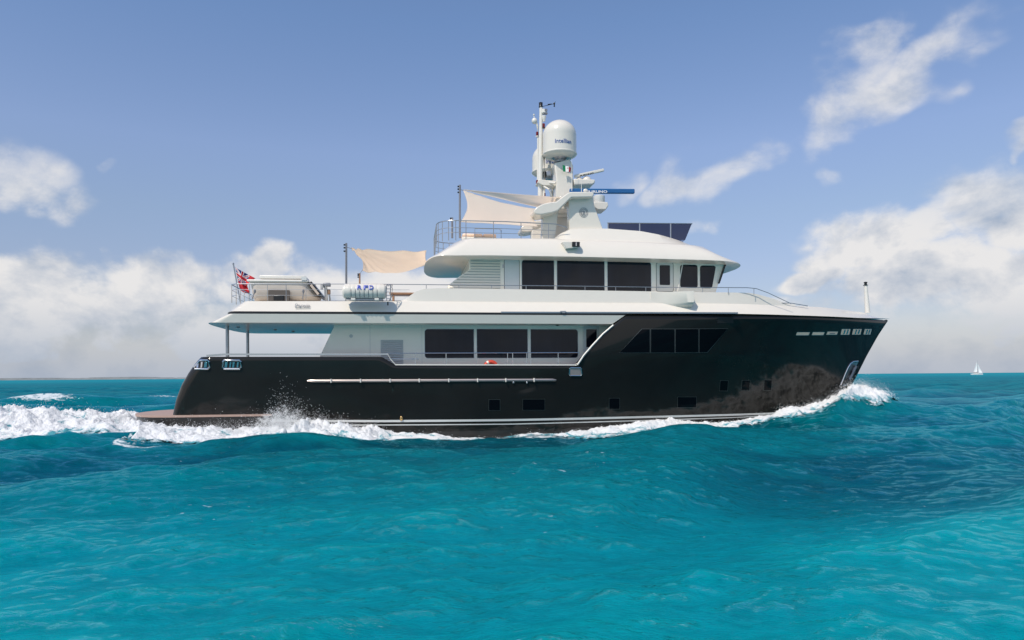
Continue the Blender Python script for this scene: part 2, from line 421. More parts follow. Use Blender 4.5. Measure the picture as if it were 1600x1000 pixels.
# windows let into the hull
def hull_window(c4, nx=6, ny=4, fr=.6, m=GLASS, fm=BLACK, name='hull_window', parent=None, frame='window_frame'):
    tl, tr, br, bl = c4
    f4 = [(tl[0]-fr, tl[1]-fr), (tr[0]+fr, tr[1]-fr), (br[0]+fr, br[1]+fr), (bl[0]-fr, bl[1]+fr)]
    a = patch(c4, nx, ny, .008).build(name, m, parent or hull, smooth=30)
    patch(f4, nx, ny, .003).build(frame, fm, a, smooth=30)
    return a
RIMM = mat('dull_window_rim', (.035,.042,.040), .35)
for c in [(764,781,624.5,641),(817,851,624,640.5),(952,968,622.5,639),(1059,1088,620.5,636.5)]:
    hull_window(box4(*c), fm=RIMM, name='porthole', m=PORT, frame='porthole_rim')
for c in [(1124.5,1136.5,595,610.5),(1158.5,1170.5,594.5,610),(1193.5,1205,594,609.5)]:
    hull_window(box4(*c, d=1.2), fm=RIMM, name='porthole', m=PORT, frame='porthole_rim')
WRIM = mat('dark_window_trim', (.09,.10,.10), .4)
for c4 in ([(1003,514.2),(1015.2,514.2),(1015.2,551),(968,551)], [(1017,514.2),(1053.8,514.2),(1053.8,551),(1017,551)],
           [(1055.5,514.2),(1091,514),(1091,550.6),(1055.5,550.8)], [(1092.8,514),(1137,513.7),(1105,550.4),(1092.8,550.5)]):
    hull_window(c4, nx=8, ny=6, fr=.45, fm=WRIM, m=PORT, name='forward_window')
VENTM = mat('dark_vent', (.008,.008,.009), .6)
patch(box4(1121,1146,496,505), 4, 3, .006).build('vent_grille', VENTM, hull)
for x0, x1, y0, y1 in [(1243,1264,518.6,524.4),(1267.6,1287,518.4,524.2),(1290.5,1308,517.6,523.6),(1312.8,1327.5,513.6,523.6),(1330.6,1345,513.6,523.4),(1348.6,1360.4,513.6,523.2)]:
    a = hull_window(box4(x0+.8, x1-.8, y0+.8, y1-.8, d=2.0), fr=.5, m=LCREAM, fm=CHROME, name='mooring_slot', frame='slot_rim')
    if x0 > 1300:
        for fx in (.3, .62):
            xx = x0+(x1-x0)*fx; patch(box4(xx, xx+2.2, y0+1.4, y1-1.4, d=2.0), 1, 2, .02, .02).build('roller', CHROME, a)
    elif x0 > 1288:
        patch(box4(x0+5, x1-4, y0+3, y1-1.6, d=1.0), 1, 2, .02, .02).build('roller', DSTEEL, a)
# stern fairleads
def fairlead(x0, x1, y0, y1, bars, sk=0):
    inner = patch([(x0+1.2+sk, y0+1.4), (x1-1.2, y0+1.4), (x1-1.2, y1-1.4), (x0+1.2, y1-1.4)], 6, 2, .004).build('fairlead', BLACK, hull)
    g = lambda x, y: (lambda p: (p.x, -hull_b(p.x, p.z)-.02, p.z))(PF(x, y, hull_b))
    t_ = MB(); path = [g(*q) for q in [(x0+2+sk, y0), (x1-2, y0), (x1, y0+2.5), (x1, y1-2.5), (x1-2, y1), (x0+2, y1), (x0, y1-2.5), (x0+sk, y0+2.5)]]
    t_.tube(path, .042, closed=True); t_.build('fairlead_rim', CHROME, inner)
    for (bx, wd) in bars:
        patch([(bx, y0+2.5), (bx+wd, y0+2.5), (bx+wd-1, y1-2), (bx-1, y1-2)], 1, 2, .03, .02).build('bollard', CHROME, inner)
fairlead(303, 327, 563, 576.5, [(308,3),(314.5,2.5),(320,4)], sk=8)
fairlead(348.5, 376.5, 563, 576.5, [(352,4),(359.5,2.2),(364,3),(371,2.4)])
a = patch(box4(890.5, 908, 574.8, 586.5), 4, 3, .012).build('hull_hatch', mat('satin_plate', (.42,.36,.34), .4, metal=.5), hull)
g = lambda x, y: (lambda p: (p.x, -hull_b(p.x, p.z)-.015, p.z))(PF(x, y, hull_b))
MB().tube([g(*q) for q in [(891,574.6),(907,574.6),(908.6,576),(908.6,585.5),(907,587),(891,587),(889.6,585.5),(889.6,576)]], .026, closed=True).build('hatch_rim', CHROME, a)
# rubbing rail along the topsides
rr = MB(); A_, B_ = PF(480, 595.2, hull_b), PF(869, 593.6, hull_b)
def hz(t): s = A_.x+(B_.x-A_.x)*t; z = A_.z+(B_.z-A_.z)*t; return s, z
prof = []
rvs = []; rfs = []; nseg = 60
for i in range(nseg+1):
    s, z = hz(i/nseg); e = min(1, min(i, nseg-i)/1.2+.35); b = -hull_b(s, z)
    rvs += [(s, b+.03, z+.06), (s, b-.045*e, z+.048*e), (s, b-.07*e, z), (s, b-.045*e, z-.048*e), (s, b+.03, z-.06)]
for i in range(nseg):
    for k in range(4): rfs.append((i*5+k, i*5+k+1, i*5+k+6, i*5+k+5))
rfs += [(0,1,2,3,4), tuple(nseg*5+k for k in range(5))]
rail = MB().add(rvs, rfs).build('rubbing_rail', mat('rail_steel', (.46,.40,.37), .4, metal=.8), hull, smooth=25)
for px in (517.5, 563.5, 609.5, 655, 701, 746, 790, 834):
    a = PF(px, 595, hull_b); t = (a.x-A_.x)/(B_.x-A_.x); s, z = hz(t)
    MB().box((s, -hull_b(s, z)-.05, z), (.045, .13, .15)).build('rail_joint', WHITE2, rail, bevel=.008)
for px in (802, 823):
    a = PF(px, 597.5, hull_b); MB().ball((a.x, -hull_b(a.x, a.z)-.03, a.z), .045, 10).build('drain_fitting', CHROME, hull)
a = PF(627, 653.5, hull_b); MB().ball((a.x, -hull_b(a.x, a.z)-.03, a.z), (.06,.05,.10), 12).build('brass_outlet', BRASS, hull)
# anchor pocket lining on the stem
pk = [PF(x, y, hull_b) for x, y in [(1340,564.5),(1333,565),(1328.5,568),(1325,574),(1321,583),(1317,593),(1313,602)]]
MB().tube([(p.x, -hull_b(p.x, p.z)-.02, p.z) for p in pk], .04, 8).build('pocket_rim', CHROME, hull)
patch([(1330,567),(1341,566),(1322,603),(1316,603)], 4, 6, .006).build('anchor_pocket', STEEL, hull)
# bulwark cap rail
def cap(pxl, m, w_=.09, h=.05, name='cap_rail', lat=None, dz=0.):
    g = [PF(x, y, lambda s, z: Bdeck(s)) for x, y in pxl]; vs = []; fs = []
    xs = [p.x for p in g]; 
    # dense path
    pts = []
    for i in range(len(g)-1):
        for k in range(8): pts.append(g[i].lerp(g[i+1], k/8))
    pts.append(g[-1])
    for p in pts:
        b = hull_b(p.x, p.z-.03); 
        vs += [(p.x, -b-.02, p.z-h/2+dz), (p.x, -b-.02, p.z+h/2+dz), (p.x, -b+w_, p.z+h/2+dz), (p.x, -b+w_, p.z-h/2+dz)]
    for i in range(len(pts)-1):
        for k in range(4): fs.append((i*4+k, i*4+(k+1) % 4, i*4+4+(k+1) % 4, i*4+4+k))
    fs += [(0,1,2,3), tuple(len(vs)-4+k for k in range(4))]
    MB().add([(x, -y, z) for x, y, z in vs], fs).build(name, m, hull, smooth=30)
    return MB().add(vs, fs).build(name, m, hull, smooth=30)
cap([(322,555.6),(350,553.6),(606,553.4)], CHROME, h=.06, w_=.12)
cap([(606,553.6),(610,561),(618,569.8),(700,570),(902,570.2)], WHITE2, h=.045)
# white edge up the cut of the bulwark
pe = [PF(x, y, lambda s, z: Bdeck(s)) for x, y in [(902,570),(912,555),(925,540),(942,521.5),(958,508)]]
MB().tube([(p.x, -3.53, p.z) for p in pe], .038, 6).build('bulwark_edge', WHITE2, hull)
MB().tube([(p.x, 3.53, p.z) for p in pe], .038, 6).build('bulwark_edge', WHITE2, hull)
# main deck inside the bulwarks
dk = []
z_dk = P(700, 575, -3.5).z-.45
for z in (z_dk, z_dk-.1):
    dk.append([(s, max(.03, hull_b(s, z)-.1), z) for s in np.linspace(s_aft(z)+.1, 12, 60)])
MB().loft(dk).build('main_deck', TEAK, yacht, smooth=0)

# ---- upper deck belt: chamfered white edge, dark line, in-turned lower band
def table(pxl, bf): 
    g = [PF(x, y, bf) for x, y in pxl]; return [p.x for p in g], [p.z for p in g]
def ring(s0, s1, bfun, zfun, La=.7, na=2.4, Lf=0, nf=2., n=130, fine=1.6):
    r = []
    for i in range(n+1):
        t = i/n; t = (t*t*(3-2*t))*.75+t*.25; s = s0+(s1-s0)*t; b = bfun(s)
        if La: q = max(0., 1-(s-s0)/La); b *= (1-q**na)**(1/na)
        if Lf: q = max(0., 1-(s1-s)/Lf); b *= (1-q**nf)**(1/nf)
        r.append((s, max(.012, b), zfun(s)))
    return r
ridge_px = [(362,470.5),(620,470.8),(800,472.4),(1000,474),(1200,475.8),(1290,480),(1350,487.5),(1380,497)]
rs, rz = table(ridge_px, lambda s, z: max(.1, Bdeck(s)-.33))
low_px = [(340,486.8),(600,488),(980,489.8),(1150,490.8),(1250,493.4),(1340,497.2)]
ls, lz = table(low_px, lambda s, z: Bdeck(s)); ls.append(S_TIP); lz.append(P(1388, 498.5, 0).z)
zr = lambda s: float(np.interp(s, rs, rz)); zl = lambda s: float(np.interp(s, ls, lz))
sA0, sA1, sA2 = P(362, 470, -3.2).x, P(338.5, 487, -3.5).x, P(312, 504, -3.3).x
tipR = S_TIP+.06
BELT = []
BELT.append(ring(sA0, tipR-.5, lambda s: max(.03, Bdeck(s+.28)-.33), zr))
BELT.append(ring(sA0-.02, tipR-.45, lambda s: max(.03, Bdeck(s+.25)-.30), lambda s: zr(s)-.03))
BELT.append(ring(sA1, tipR, lambda s: Bdeck(s)+.035, lambda s: zl(s)+.012))
MB().loft(BELT).build('upper_belt', WHITE, yacht, smooth=25)
MB().loft([ring(sA1-.005, P(978,490,-3.5).x, lambda s: Bdeck(s)+.018, lambda s: zl(s)+.01), ring(sA1-.01, P(978,490,-3.5).x, lambda s: Bdeck(s)+.018, lambda s: zl(s)-.085)]).build('belt_dark_line', BLACK, yacht, smooth=25)
zlow = lambda s: float(np.interp(s, [P(330,504,-3.3).x, P(900,507,-3.3).x], [P(330,504,-3.3).z, P(900,506.5,-3.3).z]))
sE = P(976, 491, -3.5).x
lowA = ring(sA1-.03, sE, lambda s: Bdeck(s)+.03, lambda s: zl(s)-.08); sE = P(957, 505, -3.5).x; lowB = ring(sA2, sE, lambda s: Bdeck(s)-.05, zlow, La=.5)
lowC = ring(sA2+.12, sE, lambda s: Bdeck(s)-.2, lambda s: zlow(s)-.015)
MB().loft([lowA, lowB, lowC]).build('lower_belt', WHITE, yacht, smooth=20)
# deckhead lights and camera under the aft overhang
for (px, py, lat) in ((372,512,-1.2),(458,519,1.6),(430,515,.4)):
    q = P(px, py, lat); MB().lathe((q.x, lat, zlow(q.x)-.05), [(.02,0),(.07,.01),(.07,.05)], 12).build('deckhead_lamp', DSTEEL, yacht)
# vertical bulwark above the ridge, with its sloped ends
up_px = [(628,470),(636,465),(650,455),(662,451),(690,449.8),(800,451.4),(1000,454.6),(1060,456),(1170,457.2),(1185,459.5),(1210,466.5),(1226,472.5),(1235,475)]
bl = lambda s: max(.1, Bdeck(s)-.36)
us_, uz_ = table(up_px, lambda s, z: bl(s)); zu = lambda s: float(np.interp(s, us_, uz_))
def uring(zf, ins): 
    r = []
    for s in np.linspace(us_[0]-.05, us_[-1]+.3, 150): r.append((float(s), max(.1, bl(s)-ins), max(zf(s), zr(s)-.06)))
    return r
MB().loft([uring(zu, .07), uring(lambda s: zr(s)-.05, 0)], bot=False).build('upper_bulwark', WHITE, yacht, smooth=25)
# wing control station bulging from the bulwark
wq = [P(1040, 457, -3.2).x, P(1083, 457, -3.2).x]; zt_, zm_, zb_ = P(1060, 455.5, -3.4).z, P(1060, 473, -3.4).z, P(1060, 481, -3.4).z
wv_ = []; wf_ = []; n = 18
cxs = [P(1018,457,-3.2).x, P(1079,457,-3.2).x]
for j, (z, k) in enumerate(((zt_, 1.), (zm_, 1.), (zm_-.10, .8), (zb_, .35))):
    for i in range(n+1):
        a = i/n; s = cxs[0]+(cxs[1]-cxs[0]+.06)*a; bulge = .55*k*(math.sin(math.pi*min(1, a**2.2*.5)))*(1 if a < .93 else max(0, 1-((a-.93)/.07)**2)**.5)
        wv_.append((s, -3.12-bulge, z))
    wv_ += [(cxs[1]+.06, -2.9, z), (cxs[0], -2.9, z)]
W_ = n+3
for j in range(3):
    for i in range(W_): wf_.append((j*W_+i, j*W_+(i+1) % W_, (j+1)*W_+(i+1) % W_, (j+1)*W_+i))
wf_ += [tuple(range(W_)), tuple(3*W_+k for k in range(W_))]
for sg in (1, -1): MB().add([(x, y*sg, z) for x, y, z in wv_], wf_).build('wing_station', WHITE, yacht, smooth=40)
q0, q1 = P(783, 488, -3.55), P(1153, 489, -3.55)
MB().add([(q0.x, -3.56, q0.z+.03), (q1.x, -3.56, q1.z+.03), (q1.x, -3.56, q1.z-.03), (q0.x, -3.56, q0.z-.03), (q0.x, -3.4, q0.z+.03), (q1.x, -3.4, q1.z+.03), (q1.x, -3.4, q1.z-.03), (q0.x, -3.4, q0.z-.03)],
         [(0,1,2,3),(4,7,6,5),(0,4,5,1),(3,2,6,7),(0,3,7,4),(1,5,6,2)]).build('freeing_slot', mat('slot_grey', (.16,.20,.24), .4), yacht, smooth=0)
a = P(880, 487.5, -3.6); MB().box((a.x, -3.57, a.z+.02), (.24, .06, .05)).box((a.x+.02, -3.57, a.z-.02), (.12, .05, .05)).build('fairlead_roller', STEEL, yacht, bevel=.005)
text_on('Darwin', (P(461,480,-3.36).x, P(461,479.6,-3.36).z), .14, P(484,480,-3.36).x-P(461,480,-3.36).x, -3.40, GREYL, 'name_lettering', yacht, lean=.75, ext=.006, bold=.0)
a, b = P(461,481,-3.42), P(484.5,481,-3.42); MB().box(((a.x+b.x)/2, -3.435, a.z+.01), (b.x-a.x, .03, .012)).build('name_underline', GREYL, yacht)

# ---- main deck house
LM = -2.42
mh = pts2([(523,500),(521,512),(500,556),(500,585),(960,585),(960,500)], LM)
house = MB().prism(mh, LM, -LM).build('main_deck_house', WALL, yacht, bevel=.02)
def win(px0, px1, y0, y1, lat, parent, r=.10, corners=(1,1,1,1), m=GLASS, name='window', off=.012, skew=0., frame=None, d=.05):
    a, b = P(px0, y1, lat), P(px1, y0, lat); a2 = P(px0, y0, lat)
    poly = rrect(a.x, b.x, a.z, (b.z+a2.z)/2, r, corners, skew=skew)
    w_ = MB().prism(poly, lat-off, lat+d).build(name, m, parent, smooth=30)
    if frame:
        g_ = .02; poly = rrect(a.x-g_, b.x+g_, a.z-g_, (b.z+a2.z)/2+g_, r+g_, corners, skew=skew)
        MB().prism(poly, lat-off*.5, lat+d).build('window_frame', frame, w_, smooth=30)
    return w_
RUB = mat('window_gasket', (.03,.03,.032), .6)
FRW = mat('white_window_frame', (.70,.71,.70), .3)
win(664, 740.2, 514.3, 559.6, LM, house, .12, (1,0,0,1), frame=FRW); win(745.3, 824.2, 514.3, 559.4, LM, house, .02, (0,0,0,0), frame=FRW); win(829.4, 902.6, 514.6, 559.2, LM, house, .12, (0,1,1,0), frame=FRW)
# side door beyond the column, set back
win(912.5, 936, 509, 575, LM, house, .07, name='side_door', m=mat('door_paint', (.60,.60,.58), .4), off=.008)
win(916, 932, 514.5, 542.5, LM, house, .015, name='door_window', off=.02)
lv = win(595, 630, 531.4, 575, LM, house, .03, name='vent_louvre', m=LOUV, off=.012, corners=(0,0,0,0))
qa, qb = P(596, 533, LM), P(629, 533, LM)
for k in range(14):
    zz = qa.z-.05-k*.075; MB().box(((qa.x+qb.x)/2, LM-.02, zz), (qb.x-qa.x-.02, .03, .028), Matrix.Rotation(.5, 3, 'X')).build('louvre_blade', LOUV, lv)
MB().box(((qa.x+qb.x)/2, LM-.03, qa.z+.03), (qb.x-qa.x+.04, .05, .03)).build('louvre_header', LOUV, lv)
for px, w_ in ((578, .012), (911, .02), (659, .008)):
    a, b = P(px, 507, LM), P(px, 575, LM); MB().box((a.x, LM, (a.z+b.z)/2), (w_, .012, a.z-b.z)).build('panel_seam', LOUV, house)
a = P(548.5, 525, LM); MB().lathe((a.x, LM, a.z), [(.07,0),(.07,.012),(.055,.012)], 16, axis=(0,-1,0)).build('deck_speaker', LOUV, house)
a = P(871, 508.6, -3.0); MB().lathe((a.x, -3.0, zlow(a.x)-.06), [(.03,0),(.06,.02),(.06,.05)], 12).build('deckhead_lamp', BLACK, yacht)
# posts carrying the overhang
for px, lat in ((355.5, -1.65), (387.2, 1.65)):
    a, b = P(px, 557, lat), P(px, 503, lat); MB().tube([(a.x, lat, z_dk), (a.x, lat, zlow(a.x))], .068, 14).build('awning_post', STEEL, yacht)
# pushpit of the main deck
def railing(name, top, lat, posts, mids=(), r=.019, pr=.016, base_y=None, parent=yacht, m=STEEL, mir=True, zbase=None):
    """top: photo points of the hand rail at lateral offset lat; posts: photo x; mids: fraction of the height"""
    T = [P(x, y, lat) for x, y in top]; base = [P(x, y, lat) for x, y in base_y]
    bx = [p.x for p in base]; bz = [p.z for p in base]; tx = [p.x for p in T]; tz = [p.z for p in T]
    obs = []
    for sgn in ((1, -1) if mir else (1,)):
        rl = MB().tube([(p.x, p.y*sgn, p.z) for p in T], r, 8).build(name, m, parent)
        obs.append(rl)
        for px in posts:
            q = P(px, np.interp(px, [t_[0] for t_ in top], [t_[1] for t_ in top]), lat)
            zb2 = float(np.interp(q.x, bx, bz)); zt2 = float(np.interp(q.x, tx, tz))
            MB().tube([(q.x, lat*sgn, zb2-.03), (q.x, lat*sgn, zt2)], pr, 8).build('stanchion', m, rl)
        for fr in mids:
            pts = []
            for p in T:
                zb2 = float(np.interp(p.x, bx, bz)); pts.append((p.x, lat*sgn, zb2+(p.z-zb2)*fr))
            MB().tube(pts, r*.7, 6).build('mid_rail', m, rl)
    return obs
railing('side_railing', [(606,552),(760,551.6),(905,551)], -3.42, (649,697,745,793,801,823,829,872), base_y=[(606,570),(905,570.4)], m=CHROME)
a, b = P(612,561,-3.42), P(654,561,-3.42); MB().tube([a, b], .012, 6).build('lower_rail', CHROME, yacht)

# ---- upper deck house
LU = -2.32
uh = pts2([(733,401),(733,421),(716,433),(700,446),(700,465),(1116,465),(1135.5,403.5)], LU)
uhouse = MB().prism(uh, LU, -LU).build('wheelhouse', WALL, yacht, bevel=.03)
# horizontal siding on its after part
zt0, zb0 = P(760, 404, LU).z, P(760, 455, LU).z
nsl = 12
for k in range(nsl):
    z1 = zt0-(zt0-zb0)*k/nsl; z0 = z1-(zt0-zb0)/nsl+.022
    yy = 588-(z1-EYE)/(P(760,404,LU).z-EYE)*(588-404)
    yl = 588-(z0-EYE)/(P(760,404,LU).z-EYE)*(588-404)
    xl = lambda y: 734 if y < 421 else 734-(y-421)*33/25.
    aL, aR = P(max(701, xl(yl))+1, 430, LU).x, P(781.5, 430, LU).x; aT = P(max(701, xl(yy))+1, 430, LU).x
    MB().add([(aL, LU-.045, z0), (aR, LU-.045, z0), (aR, LU-.004, z1), (aT, LU-.004, z1), (aL, LU+.01, z0), (aR, LU+.01, z0), (aR, LU+.01, z1), (aT, LU+.01, z1)],
             [(0,1,2,3),(4,7,6,5),(0,4,5,1),(2,6,7,3),(0,3,7,4),(1,5,6,2)]).build('siding_board', WALL, uhouse, smooth=0)
win(788.5, 811, 405.5, 453, LU, uhouse, .08, name='aft_door', m=mat('pale_door_paint', (.66,.67,.66), .4), frame=RUB, off=.008)
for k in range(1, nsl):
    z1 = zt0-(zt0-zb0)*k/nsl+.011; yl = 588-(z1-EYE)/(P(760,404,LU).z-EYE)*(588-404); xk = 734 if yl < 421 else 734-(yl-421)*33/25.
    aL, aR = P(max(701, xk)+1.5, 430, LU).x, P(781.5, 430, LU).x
    MB().box(((aL+aR)/2, LU-.010, z1), (aR-aL, .024, .020)).build('board_groove_shade', GROOVE, uhouse, smooth=0)  # grey strip painting the groove shadow below each board
a = P(786, 416, LU); MB().box((a.x, LU-.02, a.z), (.05, .03, .14)).build('deck_light', STEEL, uhouse)
win(815.6, 865.4, 406.8, 458, LU, uhouse, .11, (0,0,0,1), frame=FRW); win(870.6, 944.2, 407.6, 458, LU, uhouse, .02, (0,0,0,0), frame=FRW); win(949.4, 1017, 409.2, 458, LU, uhouse, .12, (0,1,1,0), frame=FRW)
dr = win(1026, 1051.5, 411, 455, LU, uhouse, .07, name='wheelhouse_door', m=WHITE2, frame=RUB, off=.008)
win(1031.4, 1046, 415.2, 444.6, LU, uhouse, .02, name='door_window', off=.02, frame=RUB)
win(1063.6, 1089.2, 414.4, 449, LU, uhouse, .09, name='window', frame=RUB)
win(1094.6, 1111.5, 415.6, 449.6, LU, uhouse, .08, name='window', skew=.19, frame=RUB)
# raked panes across the wheelhouse front
fT, fB = P(1135, 405, LU), P(1120, 450, LU); nx_, nz_ = fT.z-fB.z, -(fT.x-fB.x)
nn = Vector((nx_, 0, nz_)).normalized()
for k in range(5):
    y0 = -2.45+k*1.0; vs = []
    for (o1) in (.015, -.03):
        for (yy, f) in ((y0, .15), (y0+.9, .15), (y0+.9, .85), (y0, .85)):
            vs.append((fB.x+(fT.x-fB.x)*f+nn.x*o1, yy, fB.z+(fT.z-fB.z)*f+nn.z*o1))
    MB().add(vs, [(0,1,2,3),(4,7,6,5),(0,4,5,1),(1,5,6,2),(2,6,7,3),(3,7,4,0)]).build('front_window', GLASS, uhouse, smooth=0)
a, b = P(1068, 405, LU-.25), P(1059, 455, LU-.25); MB().tube([a, b], .022, 8).build('roof_strut', WHITE2, uhouse)

# ---- sun deck / roof slab
BU = 3.15
def bt(inset): return lambda s: BU-inset
rl_px = [(668,397.5),(760,397),(900,399.2),(1000,401.5),(1100,404.5),(1152,406.5)]
xs_, zs_ = table(rl_px, lambda s, z: BU); zrl = lambda s: float(np.interp(s, xs_, zs_))
mid_px = [(708,372),(866,372.5),(900,375),(1000,377.5),(1105,383.5),(1140,398)]
xm_, zm2 = table(mid_px, lambda s, z: BU-.55); zrm = lambda s: float(np.interp(s, xm_, zm2))
sR0, sR1 = P(664, 405, -1.9).x, P(1153.5, 406, -1.2).x
sM0, sM1 = P(708, 372, -2.4).x, P(1118, 389, -1.6).x
# aft face of roof slopes: lower rim s0 further aft
RL = ring(sR0, sR1, bt(0), zrl, La=.8, na=2.4, Lf=2.2, nf=2.5)
RL2 = ring(sR0-.01, sR1+.02, bt(-.015), lambda s: zrl(s)-.05, La=.8, na=2.4, Lf=2.2, nf=2.5)
RL3 = ring(sR0+.1, sR1-.15, bt(.14), lambda s: zrl(s)-.085, La=.8, na=2.4, Lf=2.2, nf=2.5)
RM1 = ring(sM0-.12, sM1+.1, bt(.50), lambda s: zrm(s)-.06, La=.9, na=2.4, Lf=2.2, nf=2.5)
RM0 = ring(sM0, sM1, bt(.58), zrm, La=.9, na=2.4, Lf=2.2, nf=2.5)
RMa = ring(sR0+(sM0-sR0)*.55, sR1+(sM1-sR1)*.5, bt(.20), lambda s: zrl(s)+(zrm(s)-zrl(s))*.55, La=1., na=2.3, Lf=2.2, nf=2.5)
roof = MB().loft([RM0, RM1, RMa, RL, RL2, RL3]).build('wheelhouse_roof', WHITE, yacht, smooth=40)
# raised forward coaming
tp_px = [(866,372.5),(876,364),(890,357),(905,355.6),(950,355.8),(1000,359.6),(1030,365),(1060,372),(1085,378.5),(1108,384)]
xt_, zt3 = table(tp_px, lambda s, z: 2.1); zrt = lambda s: float(np.interp(s, xt_, zt3))
c0, c1 = P(866, 372, -2.1).x, P(1112, 386, -1.2).x
CO = [ring(c0, c1-.1, lambda s: 1.9, zrt, La=.05, na=2, Lf=3.4, nf=2.2), ring(c0-.05, c1-.05, lambda s: 2.15, lambda s: zrt(s)-.05, La=.05, na=2, Lf=3.5, nf=2.2), ring(c0-.1, c1+.1, lambda s: 2.5, lambda s: zrm(s)-.03, La=.05, na=2, Lf=3.5, nf=2.2)]
MB().loft(CO, bot=False).build('sun_deck_coaming', WHITE, yacht, smooth=40)
# side light housing
a, b = P(880, 378, -3.0), P(906, 397, -3.0)
q = [P(878,378,-3.15), P(906,378,-3.15), P(904,387,-3.15), P(884,389,-3.15)]
MB().prism([(p.x, p.z) for p in q], -3.22, -2.55).build('side_light_box', WHITE, yacht, bevel=.02)
c = P(899.5, 382, -3.2); lt = MB().box((c.x, -3.16, c.z), (.32, .24, .20)).build('side_light', BLACK, yacht, bevel=.02)
MB().box((c.x, -3.285, c.z), (.04, .02, .15)).build('lamp_lens', CHROME, lt)
# tinted windscreen on the sun deck
wp = [(950,348.4),(998.6,348.8),(1000.6,348.8),(1047,349.2),(1049,349.2),(1081,349.6)]
wl = -1.75
scr = []
for i0, i1, xb0, xb1 in ((0,1,950,998.6),(2,3,1000.6,1047),(4,5,1049,1070.5)):
    t0, t1 = P(*wp[i0], wl), P(*wp[i1], wl); b0, b1 = P(xb0, 375, wl), P(xb1, 375, wl)
    scr.append(MB().prism([(b0.x, b0.z), (b1.x, b1.z), (t1.x, t1.z), (t0.x, t0.z)], wl, wl+.02).build('windscreen_pane', GLASS2, yacht, smooth=0))
    MB().prism([(b0.x, b0.z), (b1.x, b1.z), (t1.x, t1.z), (t0.x, t0.z)], -wl, -wl-.02).build('windscreen_pane', GLASS2, yacht, smooth=0)
t1, b1 = P(1081, 349.6, wl), P(1070.5, 375, wl)
MB().add([(b1.x, wl, b1.z), (b1.x+.25, 0, b1.z), (b1.x, -wl, b1.z), (t1.x, wl, t1.z), (t1.x+.25, 0, t1.z), (t1.x, -wl, t1.z)], [(0,1,4,3),(1,2,5,4)]).build('windscreen_pane', GLASS2, yacht, smooth=0)
g_ = MB().tube([P(949,348.2,wl), P(1081.5,349.4,wl), P(1081.5,349.4,wl)+Vector((.25,-wl,0)), Vector((P(1081.5,349.4,wl).x, -wl, t1.z)), Vector((P(949,348.2,wl).x, -wl, t1.z))], .02, 6).build('windscreen_rail', STEEL, yacht)
for px in (950, 999.6, 1048): MB().tube([P(px, 349, wl), P(px, 372, wl)], .022, 6).build('windscreen_post', STEEL, yacht)

# ---- upper railings
railing('upper_railing', [(370,443.5),(545,443.8),(615,444.2),(760,445.6),(900,447),(1040,449),(1110,449.2),(1168,449.5),(1182,451),(1200,457.5),(1218,466),(1236,474.5)], -3.05,
        (390,447,509,547,610,666,717,768,822,870,914,962,1009,1056,1098,1138,1178), base_y=[(370,470),(628,470),(662,451),(1170,457.5),(1236,476)], mids=(), r=.016, pr=.013)
railing('aft_railing', [(370,443.5),(545,443.8),(640,444.4)], -3.04, (418,478,578), base_y=[(370,471),(640,471)], mids=(.35,.68), r=.010, pr=.010)
# stern rail round the aft end of the upper deck
A0, A1 = P(370, 443.5, -3.05), P(370, 471, -3.05)
sr = MB().tube([(A0.x, -3.05, A0.z), (A0.x-.25, -2.8, A0.z), (A0.x-.25, 2.8, A0.z), (A0.x, 3.05, A0.z)], .019, 8).build('stern_railing', CHROME, yacht)
for f in (.35, .68):
    z = A1.z+(A0.z-A1.z)*f; MB().tube([(A0.x, -3.05, z), (A0.x-.25, -2.8, z), (A0.x-.25, 2.8, z), (A0.x, 3.05, z)], .012, 6).build('mid_rail', CHROME, sr)
for y in (-2.8, -2.1, -1.4, -.7, 0, .7, 1.4, 2.1, 2.8): MB().tube([(A0.x-.25, y, A1.z-.03), (A0.x-.25, y, A0.z)], .016, 6).build('stanchion', CHROME, sr)
a, b, c = P(1216,474,-2.6), P(1236,474.5,-2.6), P(1262,478,-2.4)
bwr = MB().tube([P(1214,473.5,-2.6), P(1236,473.6,-2.6), P(1262,478,-2.4)], .016, 6).build('foredeck_rail', STEEL, yacht)
# sun deck rail with rounded after end
ls_ = -2.45
zR = P(760, 345.6, ls_).z; zB = P(760, 372, ls_).z
sa, sb = P(712, 345.6, ls_).x, P(868, 350, ls_).x
path = []
for k in range(9):
    a = math.pi/2*k/8; path.append((sa-.75*math.cos(a)+.0, ls_+.9-.9*math.sin(a)))
full = [(x, -y) for x, y in path][::-1]+[]
topp = [(P(886,352,ls_).x, ls_, zR-.18), (sb, ls_, zR-.05), ((sa+sb)/2, ls_, zR)]+[(x, y, zR) for x, y in path[::-1]]+[(x, -y, zR) for x, y in path]+[((sa+sb)/2, -ls_, zR), (sb, -ls_, zR-.05)]
sdr = MB().tube(topp, .02, 8).build('sun_deck_railing', STEEL, yacht)
for f in (.3, .58): MB().tube([(x, y, zB+(z-zB)*f) for x, y, z in topp[1:]], .011, 6).build('mid_rail', STEEL, sdr)
for px in (728, 771, 814, 857):
    q = P(px, 346, ls_)
    for sg in (1, -1): MB().tube([(q.x, ls_*sg, zB-.1), (q.x, ls_*sg, zR-.02)], .017, 6).build('stanchion', STEEL, sdr)
for x, y in path[::2]+[(a_, -b_) for a_, b_ in path[::2]]+[(path[0][0], -1.), (path[0][0], 0), (path[0][0], 1.)]:
    MB().tube([(x, y, zB-.12), (x, y, zR)], .017, 6).build('stanchion', STEEL, sdr)
